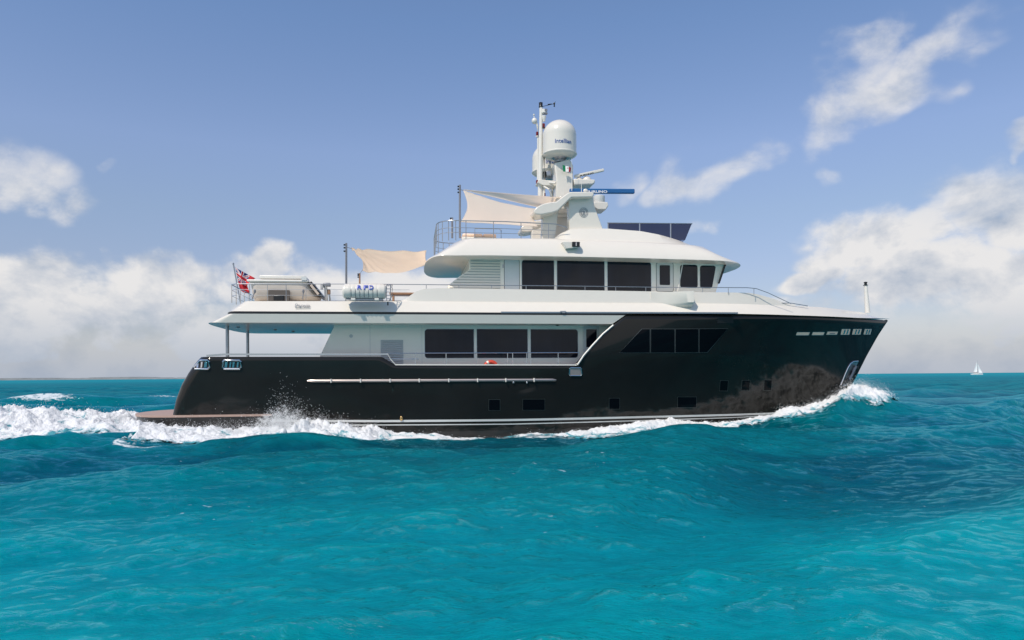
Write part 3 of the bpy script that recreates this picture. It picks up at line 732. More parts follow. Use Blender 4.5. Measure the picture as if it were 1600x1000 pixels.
# low guard rail by the stairs on the sun deck
MB().tube([P(742,372,-2.0), P(742,357,-2.0), P(780,357.5,-2.0), P(783,360,-2.0), P(783,372,-2.0)], .018, 6).build('stair_rail', STEEL, yacht)

# ---- awning poles
def pole(name, px, y0, y1, lat, r, m=DSTEEL, fit=True):
    a, b = P(px, y0, lat), P(px, y1, lat); o = MB().tube([a, b], r, 10).build(name, m, yacht)
    if fit:
        for f in (.86, .92, .97):
            q = a.lerp(b, f); MB().box((q.x-.05, lat, q.z), (.10, .07, .05)).build('cleat', BLACK, o)
    return o
pole('awning_pole', 541, 470, 380, -2.9, .042); pole('awning_pole', 562, 470, 427, 2.4, .04, TEAK)
pole('awning_pole', 718.5, 372, 289, -1.2, .045); pole('awning_pole', 706.5, 372, 340, 2.2, .05)

# ---- radar arch
for sg in (1, -1):
    fin = pts2([(888,306),(926,303),(929,322),(943,360),(890,360)], -1.95)
    fo = MB().prism(fin, -1.95*sg, -1.55*sg).build('arch_leg', WHITE, yacht, bevel=.03)
    wing = pts2([(834,329),(838,324),(848,318.5),(862,315.5),(869,315),(887,301.5),(892,299.6),(924,299.6),(928,301),(928,306),(924,308),(893,308.5),(872,329),(864,332),(846,335.5),(836,334.5)], -2.3)
    MB().prism(wing, -2.3*sg, -1.2*sg).build('arch_wing', WHITE, yacht, bevel=.04)
    pst = pts2([(848,330),(872,328),(866,380),(846,380)], -1.5)
    MB().prism(pst, -1.6*sg, -1.2*sg).build('arch_brace', WHITE, yacht, bevel=.03)
em = P(912, 332, -1.96)
emb = MB()
emb.tube([(em.x+.185*math.cos(a), -1.955, em.z+.2*math.sin(a)) for a in np.linspace(0, 2*math.pi, 29)[:-1]], .010, 6, closed=True)
emb.tube([(em.x+.135*math.cos(a), -1.955, em.z+.145*math.sin(a)) for a in np.linspace(0, 2*math.pi, 25)[:-1]], .014, 6, closed=True)
emo = emb.build('emblem', GREYL, yacht)
text_on('B', (em.x-.03, em.z-.085), .17, .10, -1.955, GREYL, 'emblem_letter', emo, ext=.012)
text_on('C', (em.x-.10, em.z-.085), .17, .09, -1.955, GREYL, 'emblem_letter', emo, ext=.012)
xb = pts2([(889,301),(926,301),(926,306),(891,306)], -1.9); MB().prism(xb, -1.3, 1.3).build('arch_crossbeam', WHITE, yacht, bevel=.02)
# centre pedestal carrying the domes
ped = [(864,258),(888,252),(893,262),(893,330),(866,330),(867,285)]
MB().prism(pts2(ped, 0), -.35, .35).build('dome_pedestal', WHITE, yacht, bevel=.05)
MB().prism(pts2([(840,283),(864,285),(872,294),(846,292),(838,288)], 0.2), -.1, .5).build('dome_bracket', WHITE, yacht, bevel=.02)
MB().prism(pts2([(860,300),(868,258),(872,330),(860,330)], .9), .7, 1.1).build('far_pedestal', WHITE, yacht, bevel=.03)
def dome(px, ytop, ybot, lat, wpx, word, hide=0):
    c = P(px, ybot, lat); t = P(px, ytop, lat); r = (P(px+wpx/2, ybot, lat).x-P(px-wpx/2, ybot, lat).x)/2; h = t.z-c.z
    cyl = h-r*.93
    prof = [(.2*r, -.14), (.75*r, -.12), (.97*r, -.03), (r*1.03, .02), (r*1.03, .06), (r, .08), (r*1.0, cyl*.6), (r*.995, cyl)]+[(r*math.cos(a), cyl+r*.93*math.sin(a)) for a in np.linspace(.08, math.pi/2-.001, 14)]
    o = MB().lathe((c.x, lat, c.z), prof, 48).build('satellite_dome', WHITE, yacht, smooth=40)
    MB().lathe((c.x, lat, c.z-.32), [(.32*r, 0), (.30*r, .1), (.5*r, .2)], 20).build('dome_foot', STEEL, o)
    tm = text_mb(word, .235*r/.74, .006, .0); k = .98*r/tm.w
    ang0 = math.radians(-117) if lat < 1 else math.radians(-110)
    vs = []
    for x, y, z in tm.v:
        a = ang0+x*k/r; rr_ = r*1.004+z+.004; vs.append((c.x+rr_*math.cos(a), lat+rr_*math.sin(a), c.z+cyl*.38+y*1.1))
    tm.v = vs; tm.build('dome_lettering', LBLUE, o, smooth=0)
    return o
dome(874.5, 188.5, 243, -.1, 51.5, 'Intellian'); dome(857, 226, 271, 1.9, 50, 'Intellian')
# mast
mt = MB().tube([P(844,309,.15), P(845.5,168,.15)], .115, 12, r2=.075).build('mast', WHITE2, yacht)
MB().tube([P(850,309,.1), P(850,300,.1), P(850.5,285,.1), P(850,240,.1)], .06, 10).build('mast_tube', WHITE2, mt)
MB().tube([P(840.5,290,.35), P(841,215,.35), P(840,198,.35), P(837,189,.35)], .05, 8).build('mast_tube', WHITE2, mt)
c = P(845,166,.15); MB().lathe(c, [(.08,-.05),(.1,-.04),(.085,0),(.085,.14),(.095,.15),(.02,.19)], 14).build('masthead_lamp', BLACK, mt)
for (px, py, la) in ((849.5,196.5,.1),(850.5,305,.1),(839.5,209.5,.35),(839.5,285,.35)):
    c = P(px, py, la); lr = MB().lathe(c, [(.055,-.09),(.06,-.08),(.06,.08),(.045,.1)], 12).build('signal_lamp', RED, mt)
    MB().lathe(c, [(.075,-.13),(.075,-.09)], 12).build('lamp_base', BLACK if px > 845 else WHITE2, lr)
    MB().tube([c-Vector((0,0,.12)), c-Vector((.10 if px > 845 else -.1,0,.12))], .025, 6).build('lamp_bracket', WHITE2, lr)
c = P(850,174,.1); MB().lathe(c, [(.10,-.12),(.13,-.08),(.13,.06),(.06,.1)], 14).build('floodlight', WHITE2, mt)
MB().box(c+Vector((.07,-.1,.02)), (.12,.08,.10)).box(c+Vector((.06,-.02,-.11)), (.18,.2,.035)).build('floodlight_face', DSTEEL, mt)
c = P(850,183,.1); MB().lathe(c, [(.05,-.2),(.07,-.1),(.1,0),(.1,.05)], 12).build('lamp_bracket', WHITE2, mt)
c = P(835,189,.35); MB().ball(c, (.13,.12,.14), 12).build('horn', WHITE2, mt); MB().tube([c, c+Vector((-.02,0,.28))], .022, 6).tube([c+Vector((-.02,0,.26)), c+Vector((-.02,0,.31))], .04, 8).build('small_antenna', WHITE2, mt)
c0 = P(847,166.5,.15); c1 = P(866,162,.15); vn = MB().tube([c0, c1], .012, 6).build('wind_vane', BLACK, mt)
MB().tube([c1+Vector((-.3,0,-.05)), c1+Vector((-.12,0,-.02))], .022, 8).ball(c1, (.05,.05,.05), 8).build('vane_body', BLACK, vn)
for k in range(3):
    a = k*2.1+.6; MB().add([c1+Vector((.02,0,0)), c1+Vector((.04,.15*math.cos(a),.15*math.sin(a))), c1+Vector((-.03,.12*math.cos(a+.5),.12*math.sin(a+.5)))], [(0,1,2)]).build('vane_blade', BLACK, vn, smooth=0)
c = P(851,273,.2); MB().lathe(c, [(.09,-.12),(.09,-.02),(.06,.0),(.1,.02),(.1,.12),(.05,.14)], 12).build('stern_light', BLACK, mt)
MB().box(P(857,271,.2), (.22,.15,.2)).build('light_bracket', STEEL, mt, bevel=.02)
MB().tube([P(846,284,.2), P(868,286,-.3)], .045, 8).tube([P(846,289,.2), P(858,296,-.5), P(862,306,-.4)], .04, 8).build('mast_stay', WHITE2, mt)
# radars
plat = pts2([(893,283),(926,284.5),(926,290),(922,292.5),(894,293)], 0); MB().prism(plat, -.45, .45).build('radar_shelf', WHITE, yacht, bevel=.05)
c = P(916.5, 281.5, -.1); MB().lathe(c+Vector((0,0,-.1)), [(.18,0),(.22,.03),(.22,.10),(.19,.18),(.11,.25),(.001,.27)], 20).build('small_dome', WHITE, yacht)
def bar(p, q, h, wdt, m, name, parent=yacht):
    p, q = Vector(p), Vector(q); d = (q-p); L_ = d.length; u = d.normalized(); s_ = Vector((0, 0, 1)); n_ = u.cross(s_).normalized(); up = n_.cross(u)
    R = Matrix((u, n_, up)).transposed(); return MB().box((p+q)/2, (L_, wdt, h), R).build(name, m, parent, bevel=.03)
rad = bar(P(897.5,275.6,-.2), P(943.5,265.6,-.2), .13, .12, WHITE, 'radar_scanner')
MB().lathe(P(905,281,-.1)-Vector((0,0,.1)), [(.14,0),(.14,.15),(.08,.2)], 14).build('radar_motor', WHITE, rad)
t = text_mb('FURUNO', .11, .004, .003); a, b = P(905.5,276.3,-.2), P(927,271.6,-.2); u_ = (b-a).normalized(); k = (b-a).length/t.w
t.v = [tuple(a+u_*(x*k)+Vector((0, -.065-z, y-.02))) for x, y, z in t.v]; t.build('radar_lettering', BLACK, rad, smooth=0)
rb = bar(P(890,298.6,-.7), P(991,299.2,-.7), .20, .18, NAVY, 'radar_antenna')
t = text_mb('FURUNO', .15, .004, .004); a, b = P(917,300.6,-.8), P(949,300.4,-.8); u_ = (b-a).normalized(); k = (b-a).length/t.w
t.v = [tuple(a+u_*(x*k)+Vector((0, -.0-z+.005, y-.02))) for x, y, z in t.v]; t.build('radar_lettering', FWHITE, rb, smooth=0)
c = P(915, 298, -.85); MB().ball(c, (.11,.05,.09), 10).build('antenna_cap', WHITE2, rb)
c = P(936, 312, -.7); MB().lathe(c-Vector((0,0,.2)), [(.24,0),(.26,.03),(.26,.34),(.2,.38)], 20).build('radar_pedestal', STRIPE, rb)
pl = pts2([(924,318),(946,319),(947,325),(943,331),(930,331),(924,326)], -.7); MB().prism(pl, -1.1, -.3).build('radar_platform', WHITE, rb, bevel=.04)
for px, y0, y1, la in ((893.5,298,247,-.9),(908.5,300,280,-1.6),(880,305,290,-1.8)):
    MB().tube([P(px,y0,la), P(px,y1,la)], .016, 6, r2=.006).build('whip_antenna', WHITE2, yacht)
for px, la in ((880,-2.),(875,-1.9)): MB().tube([P(px,316,la), P(px+1,309,la)], .02, 6).ball(P(px+1,308,la), .04, 8).build('gps_antenna', WHITE2, yacht)

# ---- bow light staff
a, b = P(1355.5, 489, -.0), P(1352.5, 446, -.0)
stf = MB().tube([a, b], .125, 14, r2=.075).build('bow_light_staff', WHITE2, yacht)
MB().lathe(b, [(.11,0),(.11,.025),(.06,.03),(.065,.05),(.065,.13),(.09,.14),(.09,.16),(.02,.18)], 14).build('bow_lamp', BLACK, stf)
# deck crane and helm console beside the tender
c = P(510, 470, -2.3); cr = MB().tube([c, P(509,447,-2.3)], .06, 10).tube([P(516,470,-2.2), P(514,455,-2.2), P(505,447,-2.2)], .035, 8).tube([P(503,452,-2.4), P(503,444,-2.4)], .05, 8).build('deck_crane', CHROME, yacht)
MB().box(P(511,445,-2.3), (.28,.2,.14)).build('crane_winch', DSTEEL, cr, bevel=.02)
MB().box(P(513,456,-2.2), (.16,.2,.2)).build('control_box', TEAK, cr, bevel=.02)
# ================================================================ THINGS ON BOARD
# tender on the upper deck aft
zd = zr(-10)+.0
t0 = P(388, 470, -2.3); t1 = P(500, 470, -2.3)
tend = thing('tender_boat', 'cream tender boat under a white hardtop, stowed on the aft upper deck', 'boat', ((t0.x+t1.x)/2, -1.6, zd))
q = lambda x, y: (P(x, y, -2.3).x, P(x, y, -2.3).z)
rgs = []; TEND = mat('tender_grey_cream', (.66,.57,.49), .6)
for k, (yy, ins, sl_, sr_) in enumerate(((440,.0,386,489),(452,.03,388,494),(463,.12,390,499),(468,.30,392,497))):
    r = []
    for i in range(25):
        t = i/24; x = sl_+(sr_-sl_)*t; p = P(x, yy, -2.3); b = .72-ins
        b *= (1-max(0, 1-t/.12)**2.2)**.45*(1-max(0, (t-.78)/.22)**2.2)**.6; r.append((p.x, max(.03, b), p.z))
    rgs.append(r)
m_ = MB().loft(rgs); m_.v = [(x, y-1.6, z) for x, y, z in m_.v]; th_ = m_.build('hull', TEND, tend, smooth=40)
def tbox(x0, x1, y0, y1, lat0, lat1, name, m, parent=tend, bev=.02):
    a, b = P(x0, y0, lat0), P(x1, y1, lat0); return MB().box(((a.x+b.x)/2, (lat0+lat1)/2, (a.z+b.z)/2), (abs(b.x-a.x), lat1-lat0, abs(a.z-b.z))).build(name, m, parent, bevel=bev)
tbox(385, 482, 436, 441, -2.40, -.8, 'hardtop', WHITE2, bev=.05)
tbox(405, 477, 429.5, 436.5, -2.2, -1.0, 'top_cover', WHITE2, bev=.04)
so = tbox(419, 452, 453, 470, -2.36, -2.2, 'side_opening', mat('dim_interior', (.10,.085,.075), .8), bev=.01)
tbox(427, 444, 461, 470, -2.40, -2.3, 'seat', BLACK, so, bev=.03)
for px in (397, 473):
    a, b = P(px-(3 if px < 400 else 0), 468, -2.5), P(px+1, 455, -2.5); od = MB().tube([a, b], .02, 6).build('lifting_strut', DSTEEL, tend)
    MB().ball(b, (.05,.04,.09), 8).build('strut_knob', DSTEEL, od)
wsh = MB(); 
a0, a1, b0, b1 = P(481,444,-2.35), P(486,439,-2.35), P(505,463,-2.35), P(498,463,-2.35)
for dz_ in (0,): wsh.add([(p.x, y, p.z) for y in (-2.35, -.85) for p in (a0, a1, b0, b1)], [(0,1,2,3),(4,7,6,5),(0,4,5,1),(1,5,6,2),(2,6,7,3),(3,7,4,0)])
wso = wsh.build('windshield', BLACK, tend, bevel=.02, smooth=30)
c_ = [P(484,446,-2.37), P(487,444,-2.37), P(499,459,-2.37), P(496,461,-2.37)]
MB().prism([(p.x, p.z) for p in c_], -2.37, -2.33).build('windshield_panel', CREAM, wso, smooth=0)
a, b = P(471,432,-2.42), P(479,438,-2.42); MB().box(((a.x+b.x)/2, -2.41, (a.z+b.z)/2), (b.x-a.x, .02, a.z-b.z)).build('vent_panel', STRIPE, tend)

# life raft canister on its cradle outboard of the rail
def raft(px0, px1, lat, name, label, word=None):
    A, B = P(px0, 456, lat), P(px1, 456, lat); r = (P(0, 442.5, lat-.0).z-P(0, 468, lat).z)/2; zc = P(575, 455.6, lat).z; r = abs(P(575,443,lat).z-P(575,467,lat).z)/2
    o = thing(name, label, 'life raft', ((A.x+B.x)/2, lat, zc-r-.1))
    L_ = B.x-A.x; prof = [(.02,0),(r*.75,.02),(r*.93,.07),(r*.99,.16)]
    n = 8; x = .16; 
    for k in range(n):
        x0 = .18+(L_-.36)*k/n; x1 = .18+(L_-.36)*(k+1)/n; prof += [(r*.985,x0+.004),(r,x0+.02),(r,x1-.02),(r*.985,x1-.004)]
    prof += [(r*.99,L_-.16),(r*.93,L_-.07),(r*.75,L_-.02),(.02,L_)]
    can = MB().lathe((A.x, lat, zc), prof, 36, axis=(1,0,0)).build('canister', WHITE, o, smooth=30)
    for k in range(1, n):
        x0 = A.x+.18+(L_-.36)*k/n; MB().tube([(x0, lat+r*1.005*math.cos(a), zc+r*1.005*math.sin(a)) for a in np.linspace(-2.2, -3.3, 14)], .010, 6).build('strap', DSTEEL, can)
    cd = MB().box(((A.x+B.x)/2, lat-.12, zc-r*.86), (L_*.75, .05, .03)).box(((A.x+B.x)/2, lat+.12, zc-r-.02), (L_*.85, .5, .03)).build('cradle', STEEL, o)
    for f in (.25, .78): MB().box((A.x+L_*f, lat, zc-r-.02), (.16, r*1.4, .08)).build('cradle_foot', WHITE2, cd, bevel=.01)
    if word:
        for ch, px in zip(word, (558, 568, 576.5)):
            t = text_mb(ch, .24, .004, .006); p0 = P(px, 452, lat-r); sc = .17/t.w
            t.v = [(p0.x+x*sc, lat-(r+.024+z)*math.cos(.16+y*.95/r), zc+(r+.024+z)*math.sin(.16+y*.95/r)) for x, y, z in t.v]
            t.build('raft_letter', mat('letter_blue', (.01,.05,.42), .4) if 'letter_blue' not in MATS else MATS['letter_blue'], can, smooth=0)
    return o
raft(535, 604, -3.72, 'life_raft', 'white ribbed life raft canister with blue letters, on the upper deck edge', 'RFD')
# frame at its forward end
CUR = Vector((0,0,0))
c = P(606, 455, -3.3); fr_ = MB()
for dx in (0, .16): fr_.tube([P(604,470,-3.7)+Vector((dx,0,0)), P(604,446,-3.7)+Vector((dx,0,0)), P(604,443.6,-3.7)+Vector((dx+.04,.1,0)), P(604,443.6,-3.7)+Vector((dx+.04,.7,0))], .016, 6)
for k in range(5): z = P(604,470,-3.7).z+.08+k*.13; fr_.tube([(P(604,470,-3.7).x, -3.7, z), (P(604,470,-3.7).x+.16, -3.7, z)], .012, 6)
fr_.tube([P(608,470,-3.6), P(613,462,-3.6), P(613,450,-3.6), P(608,444,-3.6)], .014, 6).build('raft_frame', STEEL, yacht)
MB().box(P(606, 474.5, -3.6), (.05,.05,.13)).build('hook', BLACK, yacht)
# teak table behind the rail
a, b = P(614,466,-1.5), P(642,463,-1.5)
tt = thing('deck_table', 'brown teak table end seen just forward of the life raft', 'table', ((a.x+b.x)/2, -1.5, zd))
MB().box(((a.x+b.x)/2+.3, -1.5, P(630,460,-1.5).z), (1.6, .9, .06)).build('tabletop', TEAK, tt, bevel=.01)
for dx, dy in ((-.35,-.35),(.95,-.35),(-.35,.35),(.95,.35)): MB().box(((a.x+b.x)/2+dx, -1.5+dy, (zd+P(630,460,-1.5).z)/2), (.08,.08,P(630,460,-1.5).z-zd)).build('leg', TEAK, tt)
# sofa on the sun deck
zs2 = zrm(P(750,372,-1.6).x)
sf = thing('deck_sofa', 'low cushioned sofa behind the sun deck rail, beside the tall awning pole', 'sofa', (P(748,372,-1.6).x, -1.3, zs2))
a, b = P(722,372,-1.6), P(776,362,-1.6)
MB().box(((a.x+b.x)/2, -1.25, zs2+.12), (b.x-a.x, .8, .24)).build('base', WHITE2, sf, bevel=.03)
MB().box((a.x+(b.x-a.x)*.3, -1.25, zs2+.31), ((b.x-a.x)*.58, .78, .14)).build('cushion', LCREAM, sf, bevel=.05)
MB().box((a.x+(b.x-a.x)*.8, -1.25, zs2+.31), ((b.x-a.x)*.38, .78, .14)).build('cushion', LCREAM, sf, bevel=.05)

# lifebuoy behind the low bulwark
c = P(767, 571.5, -2.9)
lb = thing('lifebuoy', 'round orange-red lifebuoy showing its top edge above the low side bulwark under the saloon windows', 'lifebuoy', (c.x, -2.9, c.z-.3))
ringp = MB().tube([(c.x+.25*math.cos(a), -2.9, c.z-.10+.25*math.sin(a)) for a in np.linspace(0, 2*math.pi, 33)[:-1]], .085, 12, closed=True).build('ring', LRED, lb)
for k in range(4):
    a = k*math.pi/2+.5
    MB().tube([(c.x+.25*math.cos(a+d), -2.9, c.z-.10+.25*math.sin(a+d)) for d in (-.14,-.07,0,.07,.14)], .088, 12).build('reflective_band', WHITE2, ringp)
# anchor in its pocket
c = P(1331, 582, -.8); c = PF(1331, 582, hull_b)
an = thing('anchor', 'dark anchor housed in the steel pocket on the bow, just above the bow wave', 'anchor', (c.x, c.y-.1, c.z-.4))
yo = lambda x, y: (lambda p: Vector((p.x, -hull_b(p.x, p.z)-.10, p.z)))(PF(x, y, hull_b))
MB().tube([yo(1335.5,572), yo(1331,581), yo(1325,593)], .07, 8).build('shank', DSTEEL, an)
MB().box(yo(1335.8,573.5), (.22,.12,.13)).build('shackle', BLACK, an, bevel=.02)
MB().add([yo(1322,592), yo(1331,590), yo(1329,597), yo(1320,600), yo(1322,592)+Vector((0,.1,0)), yo(1331,590)+Vector((0,.1,0)), yo(1329,597)+Vector((0,.1,0)), yo(1320,600)+Vector((0,.1,0))],
         [(0,1,2,3),(4,7,6,5),(0,4,5,1),(1,5,6,2),(2,6,7,3),(3,7,4,0)]).build('fluke', BLACK, an, smooth=0)
MB().add([yo(1334,577), yo(1331,592), yo(1324,594), yo(1329,580), yo(1334,577)+Vector((0,.08,0)), yo(1331,592)+Vector((0,.08,0)), yo(1324,594)+Vector((0,.08,0)), yo(1329,580)+Vector((0,.08,0))],
         [(0,1,2,3),(4,7,6,5),(0,4,5,1),(1,5,6,2),(2,6,7,3),(3,7,4,0)]).build('fluke', BLACK, an, smooth=0)

# ---- flags
def uj(u, v):                                              # union canton, u 0..1 along, v 0..1 up; returns 0 red 1 blue 2 white
    x, y = (u-.5)*2, (v-.5)
    if abs(x) < .10 or abs(y) < .10: return 0
    if abs(x) < .167 or abs(y) < .167: return 2
    for sg in (1, -1):
        d = (y-sg*x/2)*math.cos(math.atan(.5)); 
        pos = d if (x > 0) == (sg > 0) else -d
        if abs(d) < .033+.0 : return 0
        if abs(d) < .10: return 2
    return 1
fa, fb = P(364.5, 412, 0), P(375.5, 472, 0)
zf_ = P(375.5, 470, 0).z
en = thing('ensign', 'red ensign with union canton drooping from a slanting staff over the stern', 'flag', (fb.x, 0, zf_))
stq = MB().tube([fa, fb], .028, 8).build('staff', STEEL, en); MB().ball(fa, .045, 8).build('truck', STEEL, stq)
corner = {(0,1): P(367.6,418,0), (0,0): P(374.5,452,0), (1,1): P(400,435.5,0), (1,0): P(391,456.5,0)}
nu, nv = 56, 40; vs = []; fs = []; mi = []
for j in range(nv+1):
    for i in range(nu+1):
        u, v = i/nu, j/nv
        p = (corner[(0,0)]*(1-u)+corner[(1,0)]*u)*(1-v)+(corner[(0,1)]*(1-u)+corner[(1,1)]*u)*v
        p = p+Vector((-.20*math.sin(math.pi*v)*u, .10*math.sin(9*u+3*v)*u**.6+.06*math.sin(14*v+4*u)*u, -.10*math.sin(math.pi*u)*(1-v)))
        vs.append(tuple(p))
for j in range(nv):
    for i in range(nu):
        a = j*(nu+1)+i; fs.append((a, a+1, a+nu+2, a+nu+1)); u, v = (i+.5)/nu, (j+.5)/nv
        mi.append(uj(u/.72, (v-.42)/.58) if u < .72 and v > .42 else 0)
m_ = MB().add(vs, fs); fo = m_.build('flag_cloth', [FRED, FBLUE, FWHITE], en, smooth=60)
for k, p in enumerate(fo.data.polygons):
    c = p.vertices[0]
    p.material_index = mi[k] if len(fo.data.polygons) == len(mi) else 0
# courtesy flag on the dome pedestal halyard
c = P(879, 257, -.6)
cf = thing('courtesy_flag', 'small green, white and red courtesy flag hanging below the large dome', 'flag', (c.x, -.6, P(880,268,-.6).z))
nu, nv = 18, 10; vs = []; fs = []; mi = []
tl, tr, bl_, br = P(879,257.4,-.6), P(892.5,262,-.6), P(880,268,-.6), P(891.5,269,-.6)
for j in range(nv+1):
    for i in range(nu+1):
        u, v = i/nu, j/nv; p = (bl_*(1-u)+br*u)*(1-v)+(tl*(1-u)+tr*u)*v; vs.append((p.x, p.y+.05*math.sin(7*u)*u, p.z))
for j in range(nv):
    for i in range(nu):
        a = j*(nu+1)+i; fs.append((a, a+1, a+nu+2, a+nu+1)); u, v = (i+.5)/nu, (j+.5)/nv
        mi.append(0 if u < .36 else (3 if (.55 < u < .66 and .45 < v < .85) else (1 if u < .72 else 2)))
fo = MB().add(vs, fs).build('flag_cloth', [FGREEN, FWHITE, FRED, TEAK], cf, smooth=60)
for k, p in enumerate(fo.data.polygons): p.material_index = mi[k]

# ---- awnings: stretched cloth with hollow edges
def awning(name, label, tl, tr, br, bl, m, hollow=(.1,.1,.1,.1), sag=.15, wr=.02, nu=40, nv=28, corner_fit=True):
    """corners are boat points; hollow: inward curve of the top, right, bottom, left edges"""
    o = thing(name, label, 'awning', tuple((tl+tr+br+bl)/4)[:2]+(min(tl.z, bl.z, br.z, tr.z),), 'cloth sun awnings')
    cen = (tl+tr+br+bl)/4; vs = []; fs = []
    def edge(a, b, h, t): p = a.lerp(b, t); return p+(cen-p)*h*4*t*(1-t)
    for j in range(nv+1):
        v = j/nv
        for i in range(nu+1):
            u = i/nu
            top, bot = edge(tl, tr, hollow[0], u), edge(bl, br, hollow[2], u); lft, rgt = edge(tl, bl, hollow[3], v), edge(tr, br, hollow[1], v)
            c = top*(1-v)+bot*v+lft*(1-u)+rgt*u-(tl*(1-u)*(1-v)+tr*u*(1-v)+bl*(1-u)*v+br*u*v)
            f = 16*u*(1-u)*v*(1-v); c = c+Vector((0, .0, -sag*f))
            fan = math.sin(26*math.atan2(v+.08, u+.05))*(1-u)*.5+math.sin(22*math.atan2(1.05-v, 1.08-u))*u*.5
            c = c+Vector((0, wr*fan*min(1, 4*u*(1-u)+.2), wr*.8*fan))
            vs.append(tuple(c))
    W_ = nu+1
    for j in range(nv):
        for i in range(nu): a = j*W_+i; fs.append((a, a+1, a+W_+1, a+W_))
    cl = MB().add(vs, fs).build('cloth', m, o, smooth=80)
    s_ = cl.modifiers.new('thickness', 'SOLIDIFY'); s_.thickness = .006
    rim = [vs[i] for i in range(W_)]+[vs[j*W_+nu] for j in range(1, nv+1)]+[vs[nv*W_+i] for i in range(nu-1, -1, -1)]+[vs[j*W_] for j in range(nv-1, 0, -1)]
    MB().tube(rim, .012, 6, closed=True).build('hem', m, cl)
    return o
pA = P(549,388.5,-2.7); 
aw1 = awning('sun_awning', 'beige sun awning stretched aft of the wheelhouse roof above the life raft', P(549,388.5,-2.7), P(666,393,-1.7), P(668,412,2.6), P(567,424,2.4), SAIL, hollow=(.08,.05,-.34,.13), sag=.45, wr=.10)
MB().tube([P(541.5,386,-2.9), P(549,388.5,-2.7)], .01, 5).build('halyard', DSTEEL, aw1)
MB().tube([P(562,428,2.4), P(567,421,2.4)], .01, 5).build('halyard', DSTEEL, aw1)
aw2 = awning('sun_awning', 'wide cream awning spread low over the sun deck rail, aft of the radar arch', P(724,297.5,-1.1), P(838,327,-.8), P(840,354,-2.1), P(720.5,347,-2.4), SAILW, hollow=(.20,.10,.03,.14), sag=.12, wr=.03)
MB().tube([P(719,296,-1.2), P(724,297.5,-1.1)], .012, 5).build('halyard', DSTEEL, aw2)
aw3 = awning('sun_awning', 'narrow cream awning above the wide one, reaching to the mast foot', P(725,296.4,-1.1), P(884,309,-.4), P(868,318,.6), P(842,324,-.4), SAILW, hollow=(.10,.0,.0,-.05), sag=.1, wr=.008)

# ================================================================ FAR THINGS
# sailing boat
def at(px, py, Y):
    dx, dy = px-800, 588-py
    return Vector(((dx*math.cos(ROLL)+dy*math.sin(ROLL))/F*Y, Y, EYE+(-dx*math.sin(ROLL)+dy*math.cos(ROLL))/F*Y))
D = 760.
sc = D/F
base = at(1527, 585, D); base.z = 0.15
sb = bpy.data.objects.new('sailing_boat', None); COL.objects.link(sb); sb.location = base; CUR = Vector((0,0,0))
tag(sb, 'small white sailing boat under sail on the horizon at the right', 'sailboat')
r = []
for (z, k) in ((1.25,1.),(.6,.97),(-.3,.8)):
    rr_ = []
    for i in range(21):
        t = i/20; s = (-6.4+12.6*t)*(.9+.1*k); b = 1.9*k*(1-max(0,(t-.45)/.55)**2.)*(1-max(0,(.12-t)/.12)**2*.3); rr_.append((s, max(.03, b), z))
    r.append(rr_)
bh = MB().loft(r).build('hull', SAILC, sb, smooth=40)
MB().box((-1.0,0,1.55), (5.2,2.2,.6)).build('cabin', CREAM, sb, bevel=.15)
MB().tube([(.2,0,1.2), (.2,0,15.2)], .09, 8).build('mast', STEEL, sb)
MB().tube([(.2,0,2.3), (-4.2,.3,2.4)], .08, 8).build('boom', STEEL, sb)
def sail(a, b, c, name, bel):
    a, b, c = Vector(a), Vector(b), Vector(c); n = 12; vs = []; fs = []; idx = {}
    for i in range(n+1):
        for j in range(n+1-i):
            u, v = i/n, j/n; p = a*(1-u-v)+b*u+c*v; idx[i,j] = len(vs); vs.append(tuple(p+Vector((0, bel*27*u*v*(1-u-v)+bel*2*u*(1-u), 0))))
    for i in range(n):
        for j in range(n-i):
            fs.append((idx[i,j], idx[i+1,j], idx[i,j+1]))
            if j < n-i-1: fs.append((idx[i+1,j], idx[i+1,j+1], idx[i,j+1]))
    o = MB().add(vs, fs).build(name, SAILC, sb, smooth=80); s_ = o.modifiers.new('t', 'SOLIDIFY'); s_.thickness = .03
sail((.05,0,2.4), (.05,0,14.2), (-3.9,.3,2.5), 'mainsail', .4); sail((5.9,0,1.5), (.4,0,12.2), (2.0,.4,1.7), 'headsail', .5)
# low coast on the horizon, far left
rng = np.random.RandomState(5); vs = []; fs = []; n = 400; Dc = 7800.
for i in range(n+1):
    t = i/n; px = -900+1830*t; x = (px-800)/F*Dc; 
    h = 15+6*math.sin(px*.013)+5*math.sin(px*.041+1)+3*rng.rand()+(5*rng.rand() if rng.rand() > .8 else 0); h *= min(1, (1-t)*14)*min(1, t*8)
    y = Dc+250*math.sin(px*.01)
    vs += [(x, y-60, -3), (x, y, max(.3, h)), (x, y+500, max(.3, h*1.1)), (x, y+900, -3)]
for i in range(n):
    for k in range(3): fs.append((i*4+k, i*4+k+1, i*4+k+5, i*4+k+4))
co = MB().add(vs, fs).build('coast', mat('coastal_scrub', (.20,.22,.22), .9, var=.5, vscale=.01), None, smooth=60); tag(co, kind='structure')
